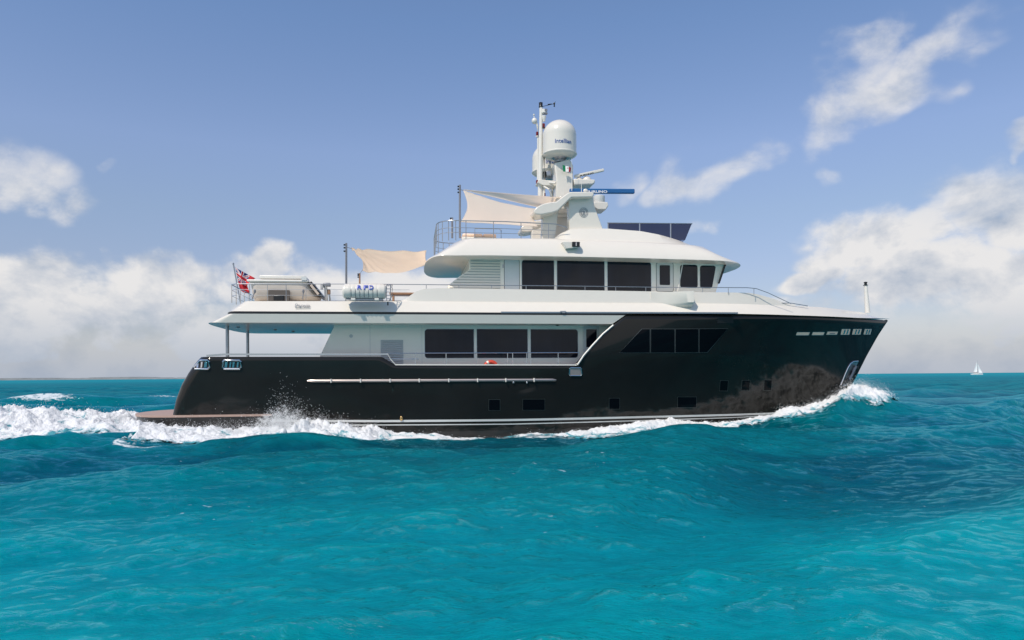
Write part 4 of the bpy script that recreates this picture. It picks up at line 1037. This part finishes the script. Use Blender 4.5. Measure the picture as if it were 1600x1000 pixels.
# ================================================================ THE SEA
CUR = Vector((0, 0, 0))
def vnoise(x, y, seed):
    xi = np.floor(x).astype(np.int64); yi = np.floor(y).astype(np.int64); xf = x-xi; yf = y-yi
    def h(a, b):
        n_ = (a*374761393+b*668265263+seed*1442695041) & 0xffffffff; n_ = ((n_ ^ (n_ >> 13))*1274126177) & 0xffffffff
        return ((n_ ^ (n_ >> 16)) & 0xffff)/65535.
    sx = xf*xf*(3-2*xf); sy = yf*yf*(3-2*yf)
    return (h(xi, yi)*(1-sx)+h(xi+1, yi)*sx)*(1-sy)+(h(xi, yi+1)*(1-sx)+h(xi+1, yi+1)*sx)*sy
def fbm(x, y, seed, o=4, g=.5):
    a = 1.; t = 0.; s = 0.
    for k in range(o):
        t = t+a*vnoise(x*2**k+k*13.7, y*2**k-k*7.3, seed+k); s += a; a *= g
    return t/s
rng = np.random.RandomState(11)
WV = []
main = math.atan2(-.80, .42)
for lo, hi, n, amp in ((9, 16, 6, .0085), (5, 9, 9, .0095), (2.6, 5, 14, .0085), (1.3, 2.6, 24, .0105), (.6, 1.3, 36, .0100), (.28, .6, 40, .0080), (.13, .28, 40, .0055)):
    for _ in range(n):
        Lw = math.exp(rng.uniform(math.log(lo), math.log(hi))); th = main+rng.normal(0, .42 if Lw > 2.6 else .62)
        WV.append((Lw, th, amp*Lw*rng.uniform(.5, 1.3)/math.sqrt(n/8), rng.uniform(0, 2*math.pi)))
def to_boat(x, y):
    dx, dy = x-ORG.x, y-ORG.y; return dx*CT+dy*ST, -dx*ST+dy*CT
def hull_wl(s):                                            # half breadth of the waterline, vectorised
    xs = np.linspace(-14, 17.2, 80); return np.interp(s, xs, [hull_b(float(a), .15) if a > s_aft(.15) else 0.0 for a in xs])
def g2(s, l, s0, l0, rs_, rl, a, rot=0.):
    c, k = math.cos(rot), math.sin(rot); u = (s-s0)*c+(l-l0)*k; v = -(s-s0)*k+(l-l0)*c
    return a*np.exp(-(u/rs_)**2-(v/rl)**2)
def sea(x, y, res=0.):
    """displaced sea surface; res = local mesh spacing, waves finer than it fade out"""
    hx = np.zeros_like(x); hy = np.zeros_like(x); h = np.zeros_like(x)
    gust = .65+.7*fbm(x*.06, y*.06, 77, 3)
    s, l = to_boat(x, y)
    lee = 1-.62*np.exp(-((s-2)/10)**2-((l+8)/6)**2)          # calmer water alongside
    near = .35+.65*np.clip((np.hypot(x, y)-7)/13, 0, 1)
    for (Lw, th, a, ph) in WV:
        if not np.isscalar(res) and Lw < 1.3 and x.ndim == 2:
            nr = int((res.min(1) < Lw/2.5).sum()) if res.shape[0] > 0 else 0
            if nr == 0: continue
            sl_ = slice(0, nr)
        else: sl_ = slice(None)
        k = 2*math.pi/Lw; cx, cy = math.cos(th), math.sin(th)
        at_ = np.clip((Lw/np.maximum(res[sl_], 1e-6)-2.5)/2.5, 0, 1) if not np.isscalar(res) else 1.
        p = k*(x[sl_]*cx+y[sl_]*cy)+ph; am = a*at_*(gust[sl_] if Lw < 3 else 1.)*(lee[sl_] if Lw < 6 else 1.)*(near[sl_] if Lw > 2.6 else .6+.4*near[sl_])
        sn = np.sin(p); h[sl_] += am*np.cos(p); q_ = .9*am*(1 if Lw > .6 else .6); hx[sl_] -= q_*cx*sn; hy[sl_] -= q_*cy*sn
    # the waves the yacht throws up, and swells beside her
    e = (g2(s, l, 17.0, -2.2, 2.8, 3.2, .72)+g2(s, l, 20.5, -1.0, 3.5, 3.5, .35)+g2(s, l, 12.5, -3.6, 3.0, 2.2, .18)
         -g2(s, l, 1.5, -4.8, 6.5, 4.0, .33)
         +g2(s, l, -8.3, -8.2, 2.0, 1.1, .40, .06)+g2(s, l, -6.6, -8.0, 1.4, .9, .12)
         -g2(s, l, -11.0, -6.2, 2.2, 1.6, .16)
         +g2(s, l, -15.5, -5.5, 2.8, 2.2, .20)+g2(s, l, -20, -2, 5, 3.5, .48)+g2(s, l, -14.2, -4.4, 2.2, 1.2, .16)
         +g2(s, l, -31.8, 28.3, 5, 2.4, .85)+g2(s, l, -24, 32, 5, 2.4, .5)
         +g2(s, l, 17.0, 3.0, 3.0, 3.0, .6)-g2(s, l, 2, 4.5, 6, 3.5, .2))
    return x+hx, y+hy, h+e
# polar sheet centred near the viewer, reaching past the horizon
r1 = np.concatenate([np.exp(np.linspace(math.log(1.), math.log(5), 60))[:-1], np.exp(np.linspace(math.log(5), math.log(50), 900))[:-1], np.exp(np.linspace(math.log(50), math.log(260), 220))]); r2 = np.exp(np.linspace(math.log(265), math.log(42000), 90)); R_ = np.concatenate([[.02, .5], r1, r2])
a1 = np.linspace(-.72, .72, 1250); a2 = np.linspace(.72, 2*math.pi-.72, 200)[1:-1]; A_ = np.concatenate([a1, a2])
nR, nA = len(R_), len(A_)
RR, AA = np.meshgrid(R_, A_, indexing='ij'); x = RR*np.sin(AA); y = RR*np.cos(AA)
dA = np.where(np.abs(((AA+math.pi) % (2*math.pi))-math.pi) <= .73, 1.44/1250, (2*math.pi-1.44)/200)
res = np.maximum(np.gradient(R_)[:, None]*np.ones_like(RR), RR*dA)
X_, Y_, Z_ = sea(x, y, res)
Z_ = Z_*np.clip(1.15-RR/2500, 0, 1)
co_ = np.stack([X_, Y_, Z_], -1).reshape(-1, 3)
i = np.arange(nR-1)[:, None]; j = np.arange(nA)[None, :]; jn = (j+1) % nA
F_ = np.stack([i*nA+j+0*i, i*nA+jn, (i+1)*nA+jn, (i+1)*nA+j], -1).reshape(-1, 4)
def np_mesh(name, co, faces, m, mats=None, smooth=True, nper=4):
    me = bpy.data.meshes.new(name); me.vertices.add(len(co)); me.vertices.foreach_set('co', co.astype(np.float32).ravel())
    me.loops.add(faces.size); me.loops.foreach_set('vertex_index', faces.astype(np.int32).ravel())
    me.polygons.add(len(faces)); me.polygons.foreach_set('loop_start', np.arange(0, faces.size, nper, dtype=np.int32)); me.polygons.foreach_set('loop_total', np.full(len(faces), nper, dtype=np.int32))
    me.materials.append(m); me.update(calc_edges=True)
    if smooth: me.polygons.foreach_set('use_smooth', np.ones(len(faces), dtype=bool))
    o = bpy.data.objects.new(name, me); COL.objects.link(o); return o
# ---- sea water material
wm = bpy.data.materials.new('sea_water'); wm.use_nodes = True; nt = wm.node_tree; bs = nt.nodes['Principled BSDF']
geo = N('ShaderNodeNewGeometry'); pos = geo.outputs['Position']; sp = N('ShaderNodeSeparateXYZ'); L(pos, sp.inputs[0])
dist = VM('LENGTH', pos).outputs['Value']
def TN(scale, detail, rough=.55, st=(1, 1, 1), rot=0.5, dist_=0.):
    mp = N('ShaderNodeMapping'); L(pos, mp.inputs[0]); mp.inputs['Scale'].default_value = st; mp.inputs['Rotation'].default_value = (0, 0, rot)
    n = N('ShaderNodeTexNoise'); L(mp.outputs[0], n.inputs['Vector']); n.inputs['Scale'].default_value = scale; n.inputs['Detail'].default_value = detail; n.inputs['Roughness'].default_value = rough; n.inputs['Distortion'].default_value = dist_
    return n.outputs[0]
big = TN(.045, 3, .5, (1, 1.6, 1), .3)
med = TN(.35, 4, .55, (1, 2.0, 1), .45)
mixA = N('ShaderNodeMix', data_type='RGBA'); zc = M('MULTIPLY', sp.outputs[2], .7)  # zc: shade in wave troughs put into the body colour
L(SMOOTH(M('ADD', M('ADD', big, zc), M('MULTIPLY', M('SUBTRACT', med, .5), .5)), .30, .72), mixA.inputs[0])
mixA.inputs[6].default_value = (.0, .205, .250, 1); mixA.inputs[7].default_value = (.0, .290, .312, 1)
# body colour darkened past the near water, painting in hull reflection and shade
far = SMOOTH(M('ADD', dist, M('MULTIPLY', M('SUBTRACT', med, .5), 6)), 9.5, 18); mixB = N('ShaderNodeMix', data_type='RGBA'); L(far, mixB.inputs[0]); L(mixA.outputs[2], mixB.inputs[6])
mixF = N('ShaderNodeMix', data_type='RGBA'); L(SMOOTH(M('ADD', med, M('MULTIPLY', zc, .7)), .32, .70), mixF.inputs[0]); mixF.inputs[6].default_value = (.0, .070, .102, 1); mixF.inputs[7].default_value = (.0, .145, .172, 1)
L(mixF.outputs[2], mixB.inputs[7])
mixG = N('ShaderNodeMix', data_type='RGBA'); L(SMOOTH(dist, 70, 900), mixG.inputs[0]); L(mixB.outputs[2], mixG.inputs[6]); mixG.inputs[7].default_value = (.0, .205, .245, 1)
# foam: small white caps and flecks
capn = TN(.55, 6, .62, (1, 3.2, 1), .35, .4); gate = TN(.11, 2, .5)
caps = M('MULTIPLY', SMOOTH(capn, .735, .775), SMOOTH(gate, .50, .62)); caps = M('MULTIPLY', caps, SMOOTH(dist, 25, 60))
fl = TN(3.4, 4, .6, (1, 2.2, 1), .2, .5); gl = TN(.25, 3)
fleck = M('MULTIPLY', SMOOTH(fl, .69, .73), SMOOTH(gl, .50, .62)); fleck = M('MULTIPLY', fleck, SMOOTH(dist, 26, 17))
foam = M('MAXIMUM', caps, M('MULTIPLY', fleck, .8))
att = N('ShaderNodeAttribute', attribute_name='foam')
fn = TN(2.2, 7, .68, (1, 1.7, 1), .1, .8)
hf = SMOOTH(M('ADD', M('MULTIPLY', att.outputs['Fac'], .62), fn), .80, .98)
foam = M('MAXIMUM', foam, hf)
rip = SMOOTH(M('ADD', M('MULTIPLY', TN(1.5, 6, .62, (1, 1.35, 1), .45, .35), .55), M('MULTIPLY', TN(5, 4, .6, (1, 1.3, 1), .45, .3), .45)), .36, .62, .84, 1.09)  # light and dark of the ripples painted into the body colour
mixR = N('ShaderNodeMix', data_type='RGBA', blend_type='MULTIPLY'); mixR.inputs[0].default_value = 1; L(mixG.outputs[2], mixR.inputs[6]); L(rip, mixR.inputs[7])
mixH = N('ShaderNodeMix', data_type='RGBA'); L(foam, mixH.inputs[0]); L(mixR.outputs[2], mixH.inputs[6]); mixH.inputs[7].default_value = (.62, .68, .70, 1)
nt.nodes.remove(bs); df = N('ShaderNodeBsdfDiffuse'); gl_ = N('ShaderNodeBsdfGlossy'); mxs = N('ShaderNodeMixShader'); wo = [n for n in nt.nodes if n.type == 'OUTPUT_MATERIAL'][0]
L(mixH.outputs[2], df.inputs['Color']); L(df.outputs[0], mxs.inputs[1]); L(gl_.outputs[0], mxs.inputs[2]); L(mxs.outputs[0], wo.inputs[0]); gl_.inputs['Color'].default_value = (.30, .78, .95, 1)
frn = N('ShaderNodeFresnel'); frn.inputs['IOR'].default_value = 1.333
L(M('MULTIPLY', M('MINIMUM', frn.outputs[0], SMOOTH(dist, 28, 110, .80, .20)), M('SUBTRACT', 1.0, foam)), mxs.inputs[0])
rg = N('ShaderNodeMix', data_type='FLOAT'); L(foam, rg.inputs[0]); L(SMOOTH(dist, 15, 400, .06, .28), rg.inputs[2]); rg.inputs[3].default_value = .8
L(rg.outputs[0], gl_.inputs['Roughness'])
# ripples
def RIDGE(v): return M('SUBTRACT', 1.0, M('MULTIPLY', M('ABSOLUTE', M('SUBTRACT', v, .5)), 2.0))
b1 = RIDGE(TN(1.5, 6, .62, (1, 1.35, 1), .45, .35)); b2 = TN(.8, 6, .6, (1, 1.4, 1), .5, .2); b3 = RIDGE(TN(6, 5, .62, (1, 1.3, 1), .4, .3))
bsum = M('ADD', M('ADD', M('MULTIPLY', b1, .08), M('MULTIPLY', b2, .10)), M('MULTIPLY', b3, M('MULTIPLY', SMOOTH(dist, 8, 60, 1., .2), .045)))
bp = N('ShaderNodeBump'); L(bsum, bp.inputs['Height']); bp.inputs['Distance'].default_value = 1.0
lee_ = N('ShaderNodeAttribute', attribute_name='lee').outputs['Fac']
L(M('MULTIPLY', SMOOTH(dist, 60, 900, .8, .35), M('SUBTRACT', 1.0, M('MULTIPLY', lee_, .6))), bp.inputs['Strength'])
bpd = N('ShaderNodeBump'); L(bsum, bpd.inputs['Height']); bpd.inputs['Distance'].default_value = 1.0; bpd.inputs['Strength'].default_value = .22; nrm_ = VM('NORMALIZE', VM('ADD', VM('MULTIPLY', bpd.outputs[0], (.22, .22, .22)).outputs[0], (0, 0, .78)).outputs[0]); L(nrm_.outputs[0], df.inputs['Normal'])   # light scattered back from inside the water hardly depends on the facet
for q_ in (gl_, frn): L(bp.outputs[0], q_.inputs['Normal'])
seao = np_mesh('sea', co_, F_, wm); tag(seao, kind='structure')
# foam attribute: thin lacy foam on the water round the wake
s_, l_ = to_boat(x, y); wl = hull_wl(s_)
side = -l_-wl                                               # distance out from the near side
def near_w(s): return np.interp(s, [-60,-40,-24,-18,-13,-10,-8,-5,-1,3,7,11,15,17.5,19.5], [9,8,6.2,5.2,4.6,3.6,2.2,2.6,1.2,1.7,1.6,1.7,2.5,2.5,0.1])
nw = near_w(s_)
band = np.clip((nw*1.25-side)/1.6, 0, 1)*np.clip((side+1)/.5, 0, 1)*(s_ < 19.5)*(s_ > -60)
aft = (s_ < -12)*(np.abs(l_) < np.interp(-s_, [12,16,30,60], [3.6,4.6,6,9]))
fa_ = np.maximum(band, aft*np.clip(1.1-(-s_-13)/60, 0, 1))
fa_ = np.maximum(np.maximum(fa_, np.exp(-((s_+32)/3.2)**2-((l_-27.2)/1.1)**2)*.86), .66*np.exp(-((s_+25)/3.5)**2-((l_-31.4)/.8)**2))
fa_ = np.maximum(fa_, .75*np.exp(-((s_+12.5)/2.2)**2-((side-5.6)/.9)**2))
fa_ = np.maximum(fa_, .75*np.exp(-((s_+9.2)/1.2)**2-((side-4.6)/.5)**2))
fa_ = np.maximum(fa_, .72*np.exp(-((s_-1.9)/.9)**2-((side-5.2)/.6)**2))
at3 = seao.data.attributes.new('lee', 'FLOAT', 'POINT'); at3.data.foreach_set('value', (np.exp(-((s_-2)/10)**2-((l_+8)/5.)**2)).astype(np.float32).ravel())
at2 = seao.data.attributes.new('foam', 'FLOAT', 'POINT'); at2.data.foreach_set('value', fa_.astype(np.float32).ravel())

# ---- heaped foam of the bow wave, side wash and wake
fm = bpy.data.materials.new('sea_foam'); fm.use_nodes = True; nt = fm.node_tree; bs = nt.nodes['Principled BSDF']
bs.inputs['Base Color'].default_value = (.86, .88, .89, 1); bs.inputs['Roughness'].default_value = .75
bs.inputs['Subsurface Weight'].default_value = .0
geo = N('ShaderNodeNewGeometry'); pos = geo.outputs['Position']
f1 = TN(1.9, 8, .68, (1, 1.4, 1), .1, .6); att = N('ShaderNodeAttribute', attribute_name='thick')
cmx = N('ShaderNodeMix', data_type='RGBA'); L(SMOOTH(M('ADD', f1, M('MULTIPLY', att.outputs['Fac'], .75)), .50, .66), cmx.inputs[0])
cmx.inputs[6].default_value = (.05, .28, .34, 1); cmx.inputs[7].default_value = (.74, .76, .77, 1); L(cmx.outputs[2], bs.inputs['Base Color'])
lace = TN(4.2, 7, .70, (1, 1.3, 1), .2, .9); alp = SMOOTH(M('ADD', lace, M('MULTIPLY', att.outputs['Fac'], 1.5)), .50, .60); L(alp, bs.inputs['Alpha'])
fb1 = TN(7, 6, .65); bp = N('ShaderNodeBump'); L(fb1, bp.inputs['Height']); bp.inputs['Distance'].default_value = .10; bp.inputs['Strength'].default_value = .8; L(bp.outputs[0], bs.inputs['Normal'])
ss = np.arange(-40, 20.5, .04); dd = np.concatenate([np.arange(-.5, 6.2, .045)])
SS, DD = np.meshgrid(ss, dd, indexing='ij'); wl2 = hull_wl(SS)
# behind the transom the strip turns into the full wake width
wake = np.clip((-SS-12.6)/1.5, 0, 1); LL = -(wl2*(1-wake)+3.6*wake)-DD
LL = np.where(SS < -12.8, -6.2+(DD+.5)/6.7*(6.2+4.6)*1.0, LL)
LL = np.where(SS < -12.8, LL, LL)
def foam_sheet(S_, L_, Dist, name, label, ampf, profile):
    xx = ORG.x+S_*CT-L_*ST; yy = ORG.y+S_*ST+L_*CT
    X3, Y3, Z3 = sea(xx, yy, 0.)
    n_big = fbm(S_*.55, L_*.8, 3, 4)-.5; n_mid = fbm(S_*2.0, L_*2.2, 9, 4)-.5; n_fine = np.abs(fbm(S_*5, L_*5, 21, 4)-.5)*1.3+np.abs(fbm(S_*12, L_*12, 31, 2)-.5)*.35
    pr = profile(S_, L_, Dist)                              # >0 foam present
    f = pr+n_big*.9+n_mid*.75
    th = np.clip(f, -1, 1.2)
    hgt = np.where(th > 0, .05+.10*np.minimum(th, .6), .05+th*.5)+(n_mid*.22+n_fine*.20)*np.clip(th+.2, 0, 1)*ampf(S_, L_)
    hgt += ampf(S_, L_)*.10*np.clip(th, 0, 1)
    co3 = np.stack([X3, Y3, Z3+hgt-.04], -1)
    nS, nD = S_.shape; i = np.arange(nS-1)[:, None]; j = np.arange(nD-1)[None, :]
    ff = np.stack([i*nD+j, i*nD+j+1, (i+1)*nD+j+1, (i+1)*nD+j], -1).reshape(-1, 4)
    keep = (hgt > -.10).ravel(); kf = keep[ff].any(1)
    ff = ff[kf]; used = np.unique(ff); remap = np.full(keep.size, -1); remap[used] = np.arange(len(used))
    o = np_mesh(name, co3.reshape(-1, 3)[used], remap[ff], fm)
    a_ = o.data.attributes.new('thick', 'FLOAT', 'POINT'); a_.data.foreach_set('value', np.clip(th*.5, -.1, .5).astype(np.float32).ravel()[used])
    tag(o, label, None, None, 'stuff'); return o, co3, th
def amp_side(S_, L_): return np.interp(S_, [-13,-10,-9,-8.2,-6,-3,0,4,9,13,16,18.5,20], [1.0,1.1,2.2,3.0,1.3,.5,.35,.8,.9,1.0,1.5,1.6,.8])
def prof_side(S_, L_, D_):
    o_ = near_w(S_); e = np.clip((o_-D_)/.9, -1.2, 1)*.62
    st_ = np.interp(S_, [-13,-9,-6,-3.5,-1.5,1,3,7,11,13,20], [0,0,0,.05,.15,.15,.05,.05,.25,.45,.5])   # foam starts a little off the plating
    inn = np.clip((D_-st_)/.25, -1, 0)
    thin = np.interp(S_, [-13,-6,-3,-1,1,3,12,17,20], [0,0,-.12,-.45,-.35,.05,.05,.1,.1])
    return e+inn+thin-np.clip((S_-18.8)/.6, 0, 3)
m1 = SS[:, 0] >= -13.4
foamA, coA, thA = foam_sheet(SS[m1], -(hull_wl(SS[m1])*1.0)-DD[m1], DD[m1], 'bow_wave_foam', 'white foam of the bow wave washing along the black hull', amp_side, prof_side)
s3 = np.arange(-48, -12.2, .045); l3 = np.arange(-7.5, 6.5, .055); S3, L3 = np.meshgrid(s3, l3, indexing='ij')
def prof_wake(S_, L_, D_):
    cen = -1.0-.02*(-S_-13); hw = np.interp(-S_, [12,14,20,30,48], [4.4,4.6,4.4,5,6]); e = np.clip((hw-np.abs(L_-cen))/1.2, -1.2, 1)*.62
    inside = np.clip((S_+15.3)/.5, 0, 2)*np.clip((L_+3.4)/.3, 0, 1)*1.2   # clear of the swim platform
    return e-inside
foamB, coB, thB = foam_sheet(S3, L3, None, 'wake_foam', 'churned white wake trailing behind the stern at the left', lambda S_, L_: 1.5+0*S_, prof_wake)
# ---- flying spray
rng = np.random.RandomState(3)
def spray(co3, th, w_, n, up, name, label, smin, smax):
    idx = np.argwhere((th > .15) & (w_ > rng.rand(*w_.shape)*w_.max())); idx = idx[rng.choice(len(idx), n)]
    base = co3[idx[:, 0], idx[:, 1]]; h = rng.exponential(1., n)*up(idx); p = base+np.stack([rng.normal(0, .10, n), rng.normal(0, .10, n), h], -1)
    rad = rng.uniform(smin, smax, n)*np.where(rng.rand(n) > .93, 1.7, 1)
    oc = np.array([(1,0,0),(-1,0,0),(0,1,0),(0,-1,0),(0,0,1),(0,0,-1)], float); of = np.array([(0,2,4),(2,1,4),(1,3,4),(3,0,4),(2,0,5),(1,2,5),(3,1,5),(0,3,5)])
    v = (p[:, None, :]+oc[None]*rad[:, None, None]*np.array([1.2,1,1])).reshape(-1, 3); f = (of[None]+(np.arange(n)*6)[:, None, None]).reshape(-1, 3)
    o = np_mesh(name, v, f, SPR, smooth=False, nper=3); tag(o, label, None, None, 'stuff'); return o
SPR = mat('spray_water', (.92,.94,.95), .4, var=.0)
SA = SS[m1]; DA = DD[m1]
wA = np.interp(SA, [-13,-11,-9.4,-8.6,-7.8,-6,-2,2,4,9,13,17,19,19.5], [.25,.5,1.5,6.,1.2,.5,.1,.25,.2,.2,.3,1.2,1.2,.5])*np.exp(-((DA-.9)/1.1)**2)
upA = lambda ix: np.interp(SA[ix[:, 0], ix[:, 1]], [-13,-9.6,-8.7,-7.6,-5,0,10,14,19], [.06,.12,.30,.12,.06,.03,.03,.10,.13])
spray(coA, thA, wA, 26000, upA, 'bow_spray', 'fine white spray flying off the wash along the hull', .003, .009)
wB = np.exp(-((L3+2)/3.)**2)*np.interp(S3, [-40,-25,-18,-14,-13], [.5,1,1.4,1.2,.5]); upB = lambda ix: .065+0*ix[:, 0]
spray(coB, thB, wB, 18000, upB, 'wake_spray', 'white spray thrown up over the wake astern', .003, .010)
# a jet of water leaping up at the quarter
nj = 46; js = rng.normal(0, .34, nj); jl = rng.normal(0, .22, nj); jh = rng.uniform(.12, .42, nj)+.45*np.exp(-(js/.22)**2)*rng.rand(nj); jx = rng.normal(-.1, .28, nj)+js*.5
n = 9000; k_ = rng.randint(0, nj, n); t_ = rng.rand(n)**.8; wd = .035+.05*(1-t_)
sj = -8.75+js[k_]+jx[k_]*t_*jh[k_]*1.6+rng.normal(0, 1, n)*wd; lj = -3.95+jl[k_]-.2*t_+rng.normal(0, 1, n)*wd; zj = .20+jh[k_]*2.2*(t_-.45*t_**2)+rng.normal(0, 1, n)*wd*.6
pj = np.stack([ORG.x+sj*CT-lj*ST, ORG.y+sj*ST+lj*CT, zj], -1)
rad = rng.uniform(.003, .009, n)
oc = np.array([(1,0,0),(-1,0,0),(0,1,0),(0,-1,0),(0,0,1),(0,0,-1)], float); of = np.array([(0,2,4),(2,1,4),(1,3,4),(3,0,4),(2,0,5),(1,2,5),(3,1,5),(0,3,5)])
v = (pj[:, None, :]+oc[None]*rad[:, None, None]).reshape(-1, 3); f = (of[None]+(np.arange(n)*6)[:, None, None]).reshape(-1, 3)
tag(np_mesh('splash', v, f, SPR, smooth=False, nper=3), 'pointed splash of spray leaping against the hull near the stern', None, None, 'stuff')
